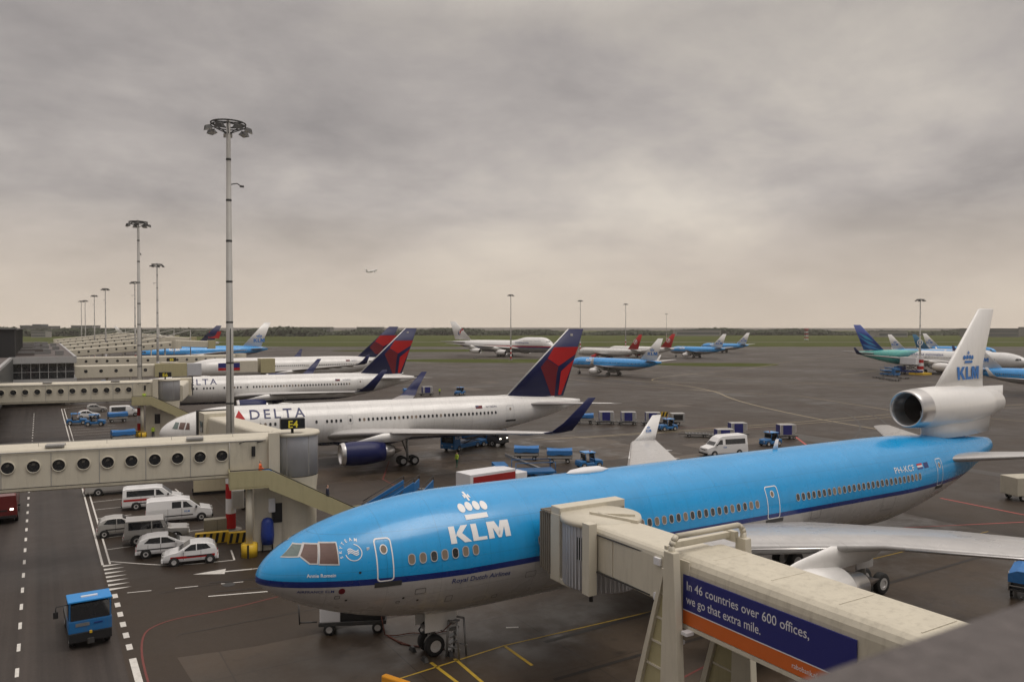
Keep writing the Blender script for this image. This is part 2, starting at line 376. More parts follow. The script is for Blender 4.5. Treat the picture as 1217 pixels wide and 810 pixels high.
def engine(parent, c, r, ln, m, lip=METAL, core=True, name='engine', fan=True):
    x, y, z = c; e = MB()
    e.lathe([(.02 * ln, r * .90), (.25 * ln, r * 1.0), (.45 * ln, r * 1.02), (.72 * ln, r * .97), (ln, r * .78), (ln, r * .74), (.8 * ln, r * .74)], m, 'x', c, 40)
    o = e.build(name, parent)
    l = MB(); l.lathe([(.10 * ln, r * .76), (.03 * ln, r * .80), (-.005 * ln, r * .86), (.0, r * .90), (.05 * ln, r * .955), (.085 * ln, r * .975)], lip, 'x', c, 40); l.build('inlet_lip', o)
    d = MB(); d.lathe([(.10 * ln, r * .765), (.3 * ln, r * .76), (.3 * ln, .01)], BLACK if fan else DGREY, 'x', c, 40)
    for k in range(22):
        a = 2 * math.pi * k / 22; ca, sa = math.cos(a), math.sin(a); b = a + .16; cb, sb = math.cos(b), math.sin(b)
        d.add([(x + .27 * ln, y + ca * r * .2, z + sa * r * .2), (x + .27 * ln, y + ca * r * .74, z + sa * r * .74), (x + .295 * ln, y + cb * r * .74, z + sb * r * .74), (x + .295 * ln, y + cb * r * .2, z + sb * r * .2)], [(0, 1, 2, 3)], DMETAL)
    d.lathe([(.14 * ln, .01), (.18 * ln, r * .12), (.27 * ln, r * .24)], MGREY, 'x', c, 20); d.build('fan', o)
    if core:
        k = MB(); k.lathe([(.8 * ln, r * .5), (ln, r * .58), (1.22 * ln, r * .42), (1.22 * ln, r * .38)], METAL, 'x', c, 28)
        k.lathe([(1.1 * ln, r * .3), (1.25 * ln, r * .26), (1.42 * ln, .02)], DMETAL, 'x', c, 20); k.build('exhaust_core', o)
    return o
def win_mesh(wd, h, rimw, glass, rimm):
    mb = MB(); r = wd * .46
    o = rrect(-wd / 2 - rimw, -h / 2 - rimw, wd / 2 + rimw, h / 2 + rimw, r + rimw); i = rrect(-wd / 2, -h / 2, wd / 2, h / 2, r)
    n = len(o)
    if rimw: mb.add([(x, -.004, z) for x, z in o] + [(x, -.004, z) for x, z in i], [(k, (k + 1) % n, n + (k + 1) % n, n + k) for k in range(n)], rimm)
    mb.add([(x, 0, z) for x, z in i], [tuple(range(n))], glass)
    me = bpy.data.meshes.new('window'); me.from_pydata(mb.v, [], mb.f)
    for m in mb.mats: me.materials.append(m)
    me.polygons.foreach_set('material_index', mb.m); me.update(); return me
WM = {}
def windows(body, root, xs, z, wd=.27, h=.42, rim=.035, one=True, blinds=.25, rimm=None, side=-1):
    key = (wd, h, rim)
    if key not in WM: WM[key] = (win_mesh(wd, h, rim, GLASS, rimm or GREYW), win_mesh(wd, h, rim, SHADE, rimm or GREYW))
    mb = MB()
    for x in xs:
        me = WM[key][1 if random.random() < blinds else 0]
        p = body.skin(x, z, side); q = body.skin(x, z + .15, side); up = (q - p).normalized(); fx = body.skin(x + .2, z, side) - p; fx.normalize()
        nn = up.cross(fx).normalized() * 1.0
        M = Matrix((fx, -nn if nn.y * side > 0 else nn, up)).transposed()
        if one:
            o = bpy.data.objects.new('window', me); C.objects.link(o); o.parent = root; o.matrix_local = Matrix.Translation(p) @ M.to_4x4()
        else:
            vv = [p + M @ v.co for v in me.vertices]
            for f in me.polygons: mb.add([vv[i] for i in f.vertices], [tuple(range(len(f.vertices)))], me.materials[f.material_index])
    if not one: mb.build('window_row', root, fix=False)
def outline_door(body, root, x0, x1, z0, z1, m, wd=.05, name='door', shear=0., sill=True, side=-1, port=True):
    V, F = ringpoly(rrect(x0, z0, x1, z1, .16), rrect(x0 + wd, z0 + wd, x1 - wd, z1 - wd, .12))
    fn = lambda x, z: body.skin(x + shear * (z - z0), z, side, .016)
    o = mapped(name, V, F, fn, m, root, .15)
    if port:
        e = ell((x0 + x1) / 2, z1 - .45, .13, .16); mapped('porthole', e, [tuple(range(20))], fn, SHADE, o, 0)
        V, F = ringpoly(ell((x0 + x1) / 2, z1 - .45, .17, .2), e); mapped('porthole_rim', V, F, fn, m, o, 0)
    if sill:
        P = [(x0 - .1, z0 - .26), (x1 + .35, z0 - .26), (x1 + .35, z0 - .03), (x0 - .1, z0 - .03)]
        mapped('sill_plate', P, [(0, 1, 2, 3)], lambda x, z: body.skin(x, z, side, .01), DGREY, o, .15)
    return o
def lettering(txt, h, x, z, fn, m, parent, bold=0., space=1., slope=0., shear=0., name='lettering', flip=False, wid=None, step=.15):
    V, F = text_mesh(txt, h, bold, space, shear)
    if not V: return
    mx = max(v[0] for v in V); k = (wid / mx) if wid else 1.
    V = [((mx - a) * k if flip else a * k, b) for a, b in V]
    V = [(x + a, z + b + slope * a) for a, b in V]
    return mapped(name, V, F, fn, m, parent, step)
def crown(parent, cx, cz, wd, fn, m, name='crown_emblem'):
    """crown emblem: four balls on a bar under a cross"""
    o = None; V = []; F = []
    def add(P):
        F.append(tuple(range(len(V), len(V) + len(P)))); V.extend(P)
    s = wd
    add([(cx - .40 * s, cz), (cx + .40 * s, cz), (cx + .40 * s, cz + .13 * s), (cx - .40 * s, cz + .13 * s)])
    for k, (a, b) in enumerate(((-.40, .31), (-.135, .33), (.135, .33), (.40, .31))): add(ell(cx + a * s, cz + b * s, .122 * s, .115 * s, 14))
    add([(cx - .03 * s, cz + .46 * s), (cx + .03 * s, cz + .46 * s), (cx + .04 * s, cz + .66 * s), (cx - .04 * s, cz + .66 * s)])
    add([(cx - .11 * s, cz + .52 * s), (cx - .045 * s, cz + .54 * s), (cx - .045 * s, cz + .59 * s), (cx - .11 * s, cz + .61 * s)])
    add([(cx + .045 * s, cz + .54 * s), (cx + .11 * s, cz + .52 * s), (cx + .11 * s, cz + .61 * s), (cx + .045 * s, cz + .59 * s)])
    return mapped(name, V, F, fn, m, parent, .15 if wd > .8 else 0)
KLM_POLY = [  # heavy block letters in a 0..2.55 x 0..1 box
    [(0, 0), (.24, 0), (.24, 1), (0, 1)], [(.24, .42), (.30, .62), (.52, 1), (.80, 1), (.50, .55), (.24, .40)], [(.34, .50), (.50, .58), (.86, 0), (.56, 0), (.30, .42)],
    [(.92, 0), (1.16, 0), (1.16, 1), (.92, 1)], [(1.16, 0), (1.52, 0), (1.52, .2), (1.16, .2)],
    [(1.60, 0), (1.83, 0), (1.83, 1), (1.60, 1)], [(2.32, 0), (2.55, 0), (2.55, 1), (2.32, 1)], [(1.83, 1), (1.83, .62), (2.01, 0), (2.14, 0), (2.14, .40), (1.95, 1)], [(2.32, 1), (2.20, 1), (2.02, .36), (2.02, 0), (2.14, 0), (2.32, .62)]]
def klm(parent, x, z, h, fn, m, slope=0., flip=False, name='airline_lettering', wd=2.55):
    V, F = [], []
    for P in KLM_POLY:
        F.append(tuple(range(len(V), len(V) + len(P))))
        V += [(x + ((2.55 - a) if flip else a) * h * wd / 2.55, z + b * h + slope * a * h) for a, b in P]
    return mapped(name, V, F, fn, m, parent, .15 if h > .6 else 0)

KB, KD, KG = (.010, .32, .70), (.006, .022, .17), (.44, .425, .415)
# skin colours
LIV = {
 'klm': livery('klm_blue_skin', [(0, KG), (4.61, KD), (4.91, KB)], dip=(52., .0, 9., .032)),
}
# ------------------------------------------------------------------ ground
def ground_mat():
    m = bpy.data.materials.new('wet_asphalt'); m.use_nodes = True; nt = m.node_tree; N = nt.nodes; L = nt.links; b = N['Principled BSDF']; b.inputs['Specular IOR Level'].default_value = .32
    tc = N.new('ShaderNodeTexCoord')
    def ns(sc, det, stretch=(1, 1, 1), rough=.6, rot=0.):
        mp = N.new('ShaderNodeMapping'); mp.inputs[3].default_value = stretch; mp.inputs[2].default_value = (0, 0, rot); L.new(tc.outputs['Object'], mp.inputs[0])
        t = N.new('ShaderNodeTexNoise'); t.inputs['Scale'].default_value = sc; t.inputs['Detail'].default_value = det; t.inputs['Roughness'].default_value = rough
        L.new(mp.outputs[0], t.inputs[0]); return t.outputs[0]
    def mr(v, a, b_, c, d):
        r = N.new('ShaderNodeMapRange'); L.new(v, r.inputs[0])
        for i, q in zip((1, 2, 3, 4), (a, b_, c, d)): r.inputs[i].default_value = q
        return r.outputs[0]
    def mt(op, a, b_):
        x = N.new('ShaderNodeMath'); x.operation = op
        for i, v in enumerate((a, b_)):
            if isinstance(v, (int, float)): x.inputs[i].default_value = v
            else: L.new(v, x.inputs[i])
        return x.outputs[0]
    big = ns(.035, 7); mid = ns(.25, 6); fine = ns(9, 3); streak = ns(.35, 5, (1, .06, 1), rot=.0); strk2 = ns(.12, 6, (1, .18, 1), rot=1.2)
    f = mt('MULTIPLY', mt('MULTIPLY', mr(big, .3, .7, .80, 1.2), mr(mid, .3, .7, .92, 1.08)), mt('MULTIPLY', mr(fine, .3, .7, .82, 1.18), mr(streak, .35, .65, .93, 1.06)))
    f = mt('MULTIPLY', f, mr(strk2, .3, .7, .86, 1.14))
    sc = N.new('ShaderNodeVectorMath'); sc.operation = 'SCALE'; sc.inputs[0].default_value = (.037, .0265, .0185); L.new(f, sc.inputs['Scale'])
    L.new(sc.outputs[0], b.inputs['Base Color'])
    L.new(mt('ADD', mr(mid, .38, .62, .50, .60), mr(big, .35, .65, -.1, .1)), b.inputs['Roughness'])
    bp = N.new('ShaderNodeBump'); bp.inputs['Strength'].default_value = .25; bp.inputs['Distance'].default_value = .02; L.new(fine, bp.inputs['Height']); L.new(bp.outputs[0], b.inputs['Normal'])
    return m
ASPH = ground_mat()
def slab_mat(name, col, joint=7.5, rough=.5):
    m = bpy.data.materials.new(name); m.use_nodes = True; nt = m.node_tree; N = nt.nodes; L = nt.links; b = N['Principled BSDF']
    tc = N.new('ShaderNodeTexCoord'); br = N.new('ShaderNodeTexBrick'); L.new(tc.outputs['Object'], br.inputs[0])
    br.offset = 0; br.inputs['Scale'].default_value = 1; br.inputs['Brick Width'].default_value = joint; br.inputs['Row Height'].default_value = joint
    br.inputs['Mortar Size'].default_value = .035; br.inputs['Mortar Smooth'].default_value = .3
    br.inputs['Color1'].default_value = tuple(col) + (1,); br.inputs['Color2'].default_value = tuple(c * .86 for c in col) + (1,); br.inputs['Mortar'].default_value = tuple(c * .45 for c in col) + (1,)
    t = N.new('ShaderNodeTexNoise'); t.inputs['Scale'].default_value = .22; t.inputs['Detail'].default_value = 9; t.inputs['Roughness'].default_value = .65; L.new(tc.outputs['Object'], t.inputs[0])
    r = N.new('ShaderNodeMapRange'); L.new(t.outputs[0], r.inputs[0]); r.inputs[1].default_value = .3; r.inputs[2].default_value = .7; r.inputs[3].default_value = .62; r.inputs[4].default_value = 1.25
    t2 = N.new('ShaderNodeTexNoise'); t2.inputs['Scale'].default_value = .8; t2.inputs['Detail'].default_value = 6; L.new(tc.outputs['Object'], t2.inputs[0])
    r3 = N.new('ShaderNodeMapRange'); L.new(t2.outputs[0], r3.inputs[0]); r3.inputs[1].default_value = .62; r3.inputs[2].default_value = .72; r3.inputs[3].default_value = 1; r3.inputs[4].default_value = .55
    mm = N.new('ShaderNodeMath'); mm.operation = 'MULTIPLY'; L.new(r.outputs[0], mm.inputs[0]); L.new(r3.outputs[0], mm.inputs[1])
    sc = N.new('ShaderNodeVectorMath'); sc.operation = 'SCALE'; L.new(br.outputs[0], sc.inputs[0]); L.new(mm.outputs[0], sc.inputs['Scale']); L.new(sc.outputs[0], b.inputs['Base Color'])
    r2 = N.new('ShaderNodeMapRange'); L.new(t.outputs[0], r2.inputs[0]); r2.inputs[1].default_value = .4; r2.inputs[2].default_value = .6; r2.inputs[3].default_value = rough - .2; r2.inputs[4].default_value = rough + .12
    L.new(r2.outputs[0], b.inputs['Roughness']); return m
SLAB = slab_mat('stand_concrete', (.060, .042, .027))
def grass_mat():
    m = mat('grass', (.078, .090, .032), .95, var=.3, scale=.02, spec=.0); return m
def sheet(name, poly, z, m):
    mb = MB(); mb.add([(x, y, z) for x, y in poly], [tuple(range(len(poly)))], m); o = mb.build(name, fix=False)
    if o.data.polygons[0].normal.z < 0: o.data.flip_normals()
    return flat(o)
g = MB(); g.add([(-9000, -60, 0), (9000, -60, 0), (9000, 14000, 0), (-9000, 14000, 0)], [(0, 1, 2, 3)], ASPH); flat(g.build('ground', fix=False))
GR = grass_mat()
cx_, cy_ = math.sin(R(31.05)), math.cos(R(31.05))
def cw(r, d): return (r * cy_ + d * cx_, -r * cx_ + d * cy_)     # ground point from (sideways, ahead) metres
def blob(pts, n=1):
    P = pts
    for _ in range(2):
        Q = []
        for i in range(len(P)):
            a, b = P[i], P[(i + 1) % len(P)]
            Q += [(a[0] * .75 + b[0] * .25, a[1] * .75 + b[1] * .25), (a[0] * .25 + b[0] * .75, a[1] * .25 + b[1] * .75)]
        P = Q
    return P
sheet('grass_field', [cw(-2600, 700), cw(-420, 690), cw(-150, 640), cw(40, 640), cw(420, 640), cw(900, 560), cw(3500, 560), cw(3500, 3400), cw(-2600, 3400)], .004, GR)
sheet('grass_strip', blob([cw(-70, 385), cw(-40, 356), cw(25, 348), cw(40, 372), cw(20, 395), cw(-40, 392)]), .004, GR)
sheet('grass_strip', blob([cw(-135, 520), cw(-60, 500), cw(10, 520), cw(10, 560), cw(-90, 565)]), .004, GR)
sheet('grass_strip', blob([cw(48, 345), cw(70, 322), cw(105, 318), cw(120, 345), cw(80, 352)]), .004, GR)
sheet('far_runway', [cw(-1500, 820), cw(2500, 820), cw(2500, 850), cw(-1500, 850)], .008, ASPH)
sheet('stand_concrete', [(7.3, 8), (5.8, 37.8), (5.6, 41.0), (9.0, 40.4), (11.2, 40.4), (40, 40.6), (64, 41), (64, 8)], .004, SLAB)
sheet('stand_concrete', [(22, 79), (70, 74), (68, 96), (22, 100)], .004, SLAB)
def ribbon(name, pts, wd, m, z=.010):
    mb = MB(); pts = [Vector((*p, 0)) for p in pts]; L_, R_ = [], []
    for i, p in enumerate(pts):
        d = ((pts[min(i + 1, len(pts) - 1)] - pts[max(i - 1, 0)]).normalized()); n = Vector((-d.y, d.x, 0)) * wd / 2
        L_.append(p + n + Vector((0, 0, z))); R_.append(p - n + Vector((0, 0, z)))
    k = len(pts); mb.add(R_ + L_[::-1], [(i, i + 1, 2 * k - 2 - i, 2 * k - 1 - i) for i in range(k - 1)], m); return mb, name
def mark(name, segs, m, z=.010):
    """painted marking made of strips (points, width)"""
    mb = MB()
    for pts, wd in segs:
        q, _ = ribbon(name, pts, wd, m, z); mb.add(q.v, q.f, m)
    o = mb.build(name, fix=False); return flat(o)
def arc(c, r, a0, a1, n=16): return [(c[0] + r * math.cos(R(a0 + (a1 - a0) * i / n)), c[1] + r * math.sin(R(a0 + (a1 - a0) * i / n))) for i in range(n + 1)]
def smooth(pts, n=3):
    P = [Vector((*p, 0)) for p in pts]
    for _ in range(n):
        Q = [P[0]]
        for a, b in zip(P[:-1], P[1:]): Q += [a * .75 + b * .25, a * .25 + b * .75]
        P = Q + [P[-1]]
    return [(p.x, p.y) for p in P]
# service road
def road_mat():
    m = ground_mat(); m.name = 'worn_road'; nt = m.node_tree
    for n in nt.nodes:
        if n.type == 'VECT_MATH': n.inputs[0].default_value = (.037, .030, .026)
        if n.type == 'MAPPING' and abs(n.inputs[3].default_value[1] - .06) < .01: n.inputs[3].default_value = (3.2, .02, 1)
        if n.type == 'MAP_RANGE' and abs(n.inputs[3].default_value - .93) < .001: n.inputs[3].default_value, n.inputs[4].default_value = .72, 1.38
    return m
sheet('service_road', [(-9.5, 20), (3.35, 20), (3.35, 184), (-9.5, 184)], .004, road_mat())
PATCH = mat('asphalt_patch', (.027, .021, .016), .45, var=.3, scale=.6); PATL = mat('worn_asphalt', (.076, .058, .042), .6, var=.3, scale=.6)
rp = random.Random(5)
for i in range(34):
    x, y = rp.uniform(6, 150), rp.uniform(44, 230); L_, W_ = rp.uniform(3, 16), rp.uniform(1.5, 5); a = rp.choice((0, 0, 1.57)) + rp.uniform(-.04, .04)
    P = [(x + sx * L_ / 2 * math.cos(a) - sy * W_ / 2 * math.sin(a), y + sx * L_ / 2 * math.sin(a) + sy * W_ / 2 * math.cos(a)) for sx, sy in ((-1, -1), (1, -1), (1, 1), (-1, 1))]
    sheet('asphalt_patch', P, .0045 + .00012 * i, PATCH if i % 3 else PATL)
TYM = mat('tyre_mark', (.022, .018, .015), .5, var=.3, scale=2)
mark('tyre_marks', [(smooth([(9, 52), (16, 50), (26, 52), (40, 56)]), .22), (smooth([(9, 50), (16, 48.2), (26, 50.2), (40, 54)]), .22), (smooth([(60, 60), (90, 64), (130, 90), (150, 130)]), .3), (smooth([(62, 56), (92, 60), (134, 88), (154, 130)]), .3),
    (smooth([(20, 110), (60, 106), (120, 110)]), .3), (smooth([(24, 70), (50, 66), (70, 60)]), .22), (smooth([(24, 67.6), (50, 63.6), (69, 58)]), .22), ([(22, 33.3), (50, 34.6)], .3), ([(20, 29.5), (60, 30)], .25), ([(28, 90), (60, 87)], .35), ([(28, 85), (50, 83)], .3)], TYM, .0125)
mark('slab_joint', [([(6, 44 + 7.5 * k), (120, 44 + 7.5 * k + 1)], .09) for k in range(12)] + [([(14 + 7.5 * k, 44), (14 + 7.5 * k, 130)], .09) for k in range(14)], TYM, .0095)
for k, (dx, dy) in enumerate(((10, 51), (22, 60), (47, 62), (60, 66), (33, 43), (74, 84))):
    DR = MB(); DR.lathe([(.013, .01), (.013, .4)], DGREY, 'z', (dx, dy, 0), 20, False); flat(DR.build('drain_cover', fix=False))
mark('road_centre_line', [([(-1.06, y), (-1.06, y + 1.1)], .16) for y in np.arange(42.5, 170, 3.35)], LINEW)
mark('road_edge_line', [([(3.5, 59.6), (3.5, 113)], .14), ([(3.95, 59.6), (3.95, 113)], .12), ([(3.5, 119), (3.5, 178)], .14), ([(3.95, 119), (3.95, 178)], .12),
     ([(3.72, 30), (3.72, 42.0)], .32), ([(4.4, 178), (3.5, 178)], .14), ([(3.95, 178), (8, 182)], .12)] + [([(3.72, y), (3.72, y + .8)], .28) for y in np.arange(43.2, 52.5, 1.75)], LINEW)
sh = MB()
for k in range(7):
    y = 53.6 + k * .92; sh.add([(3.5, y, .010), (4.75, y + .17, .010), (3.5, y + .42, .010)], [(0, 1, 2)], LINEW)
flat(sh.build('give_way_teeth', fix=False))
mark('parking_line', [(smooth([(3.95, 60.3), (4.7, 59.6), (6.6, 57.8), (8.05, 56.8), (11.4, 56.2)]), .12), ([(11.4, 56.2), (11.7, 58.8)], .12)] +
     [([(4.0, y), (6.6 + (y > 66) * 0, y + .05)], .10) for y in (63.6, 67.2, 70.8, 74.4, 78.0, 81.6, 85.2, 88.8)] + [([(9.8, y - 1.2), (12.3, y - 1.3)], .10) for y in (67.2, 71.2, 75.5)] + [([(11.4, 84), (12.2, 70.5)], .12)], LINEW)
mark('parking_line', [([(4.2, y), (10.5, y)], .10) for y in (123, 126.5, 130, 133.5, 137, 140.5, 144)], LINEW)
mark('stand_marking', [([(12.0, 53.5), (18, 52.6)], .12)] + [([(4.4 + 2.6 * k, 52.6 - .6 * k), (5.7 + 2.6 * k, 52.3 - .6 * k)], .1) for k in range(4)] + [([(8.5, 49.4), (13, 48.1)], .14), ([(13, 48.1), (20, 46.2)], .14)], LINEW)
ar = MB(); ar.add([(8.4, 54.3, .011), (10.5, 54.45, .011), (10.35, 53.95, .011), (12.0, 53.6, .011), (11.95, 53.4, .011), (10.3, 53.75, .011), (10.2, 53.35, .011)], [(0, 6, 2, 1), (2, 6, 5), (2, 5, 4, 3)], LINEW); flat(ar.build('painted_arrow', fix=False))
mark('red_boundary_line', [(smooth([(4.05, 34), (4.1, 44.6), (5.6, 46.6), (9.0, 46.5), (12.8, 47.4), (20, 48.2), (34, 48.2)]), .10), ([(30.5, 70), (31, 78), (36, 88.5)], .14), 
      ([(20, 25.5), (34, 28.5)], .12), ([(84, 97), (100, 84)], .2)], LINER)
mark('red_boundary_line', [([(72.6, 42.3), (72.3, 35.2), (73, 20)], .22), ([(88.9, 70.0), (101, 84)], .3), ([(58.2, 38), (69.6, 33.5)], .14)], mat('bright_red_marking', (.42, .07, .06), .6, var=.25, scale=3))
mark('yellow_stand_line', [([(15.97, 34.1), (16.16, 30.2)], .17), ([(17.15, 33.9), (17.05, 30.2)], .17), ([(20.0, 33.9), (19.97, 31.3)], .17), ([(13.5, 33.2), (20, 34), (29, 33.8), (64, 33.4)], .10), ([(16.6, 30.4), (17.1, 30.4)], .12)], LINEY)
mark('white_stand_mark', [([(21.3, 36.0), (21.9, 35.7)], .16)], LINEW)
mark('taxiway_line', [(smooth([(112, 72), (118, 95), (131, 123), (146, 143), (154.8, 169.6), (150, 230)]), .35), (smooth([(390, 285), (300, 248), (241, 214), (195, 200), (160, 186), (155, 172), (166, 160), (200, 140), (260, 118)]), .35),
     ([(139, 187), (141, 153), (152, 122), (141, 92), (144, 69)], .25), ([(146, 332), (147, 250), (139, 187)], .25), ([(67.3, 92.4), (95, 88), (131, 85)], .2), (smooth([(60, 94), (100, 89), (160, 87), (220, 60)]), .25), ([(230, 168), (300, 190)], .3)], LINEF, .009)
mark('taxiway_line', [([(160, 87), (330, 60)], .3), ([(190, 120), (190, 340)], .3)], LINEF, .012)
# concrete apron lane (paler) beyond the stands
# ------------------------------------------------------------------ far background: wood, buildings
def treeline(name, r0, r1, d, h, n, seed, label):
    rnd = random.Random(seed); mb = MB()
    for i in range(n):
        r = r0 + (r1 - r0) * rnd.random(); dd = d + rnd.random() * 90
        hh = h * (.62 + .25 * math.sin(r * .011 + seed) + .2 * math.sin(r * .037 + 2 * seed) + .25 * rnd.random())
        cxx, cyy = cw(r, dd); wd = 7 + rnd.random() * 9
        for k in range(9):
            zz = hh * (.12 + .88 * rnd.random() ** .8); a = rnd.random() * 6.28; q = wd * math.sqrt(max(0, 1 - (zz / hh) ** 2)) * rnd.random() + 1
            c = Vector((cxx + q * math.cos(a), cyy + q * math.sin(a), zz)); s = 2.2 + 2.4 * rnd.random()
            u = Vector((rnd.uniform(-1, 1), rnd.uniform(-1, 1), rnd.uniform(-.6, .6))).normalized(); v = u.orthogonal().normalized()
            mb.add([c - u * s, c + v * s * .8, c + u * s, c - v * s * .8], [(0, 1, 2, 3)], TREEM)
    return tag(mb.build(name, fix=False), label, 'wood', kind='stuff')
treeline('distant_wood', -1100, 1150, 1480, 10.5, 5200, 3, 'dark continuous wood along the horizon behind the airfield')
treeline('distant_wood', -1150, -330, 1300, 13, 1500, 5, 'taller nearer wood at the left of the horizon')
HZ = mat('far_building_wall', (.17, .165, .16), .8, var=.15, scale=.05); HZD = mat('far_building_dark', (.09, .10, .11), .6, var=.2, scale=.05); HZL = mat('far_building_light', (.27, .26, .25), .8, var=.1, scale=.05)
def far_block(r, d, wd, dp, h, label, m=HZ, rows=4, rz=R(-31), towers=(), name='far_building', roof=True):
    x, y = cw(r, d); t = thing(name, label, 'building', (x, y, 0), rz, 'buildings on the horizon')
    mb = MB(); mb.box((0, 0, h / 2), (wd, dp, h), m)
    for (ox, tw, th, tm) in towers: mb.box((ox, 0, th / 2), (tw, dp * .8, th), tm)
    mb.build('wall', t)
    q = MB(); q.box((0, 0, h + .4), (wd + 1, dp + 1, .8), HZD)
    q.build('roof', t)
    for k in range(rows):
        z = h * (k + .6) / (rows + .3); q = MB(); q.box((0, -dp / 2, z), (wd * .94, .3, h / rows * .38), HZD); q.build('window_band', t)
    return t
far_block(-890, 1480, 58, 30, 17, 'pale office block with a dark stair tower above the treeline at the far left', HZ, 5, towers=((0, 16, 21, HZD), (-22, 18, 19, HZD)))
far_block(-815, 1500, 40, 30, 18, 'plain pale office block right of the dark stair tower', HZL, 5)
far_block(-420, 1700, 60, 30, 15, 'long low grey block in the trees right of the tall floodlight mast', HZ, 3)
far_block(-310, 1720, 55, 30, 15, 'second long low grey block in the trees right of the mast', HZ, 3)
far_block(-720, 1200, 22, 16, 10, 'small cream house block in front of the trees behind the masts', HZL, 2)
far_block(600, 1250, 46, 30, 9, 'small white hangar low in front of the wood left of the blue tailed airliner', HZL, 1)
far_block(760, 1250, 70, 40, 13, 'wide grey hangar behind the blue tailed airliner', HZ, 2, name='hangar')
far_block(850, 1250, 60, 40, 15, 'tall grey hangar between the pale mast and the big white fin', HZL, 1, name='hangar')
far_block(985, 1250, 70, 40, 16, 'grey hangar with dark doors at the far right edge of the horizon', HZ, 1, name='hangar')
far_block(1090, 1300, 60, 40, 15, 'pale hangar furthest right on the horizon', HZL, 1, name='hangar')
far_block(330, 1400, 80, 20, 10, 'low white roofed building between the blue airliners and the wood', HZL, 1)
# red and white radar tower
x_, y_ = cw(351, 935); t = thing('lattice_tower', 'red and white lattice tower on the grass far beyond the apron', 'tower', (x_, y_, 0)); t.scale = (.72, .72, .72)
fr = MB()
for sx, sy in ((-1, -1), (1, -1), (1, 1), (-1, 1)):
    for k in range(6): fr.tube((sx * (2.2 - .12 * k), sy * (2.2 - .12 * k), 3 * k), (sx * (2.1 - .12 * k), sy * (2.1 - .12 * k), 3 * k + 3), .3, RED if k % 2 else SIGNW, seg=6)
for k in range(6):
    for a in range(4):
        p = [(-1, -1), (1, -1), (1, 1), (-1, 1)]; q = p[a]; q2 = p[(a + 1) % 4]; fr.tube((q[0] * 2.1, q[1] * 2.1, 3 * k), (q2[0] * 2.0, q2[1] * 2.0, 3 * k + 3), .22, RED if k % 2 else SIGNW, seg=5)
fr.build('lattice_frame', t); MB().box((0, 0, 18.6), (5.5, 5.5, 1.2), RED).build('platform', t); MB().box((0, 0, 20), (2.5, 2.5, 1.6), SIGNW).build('cabin', t)
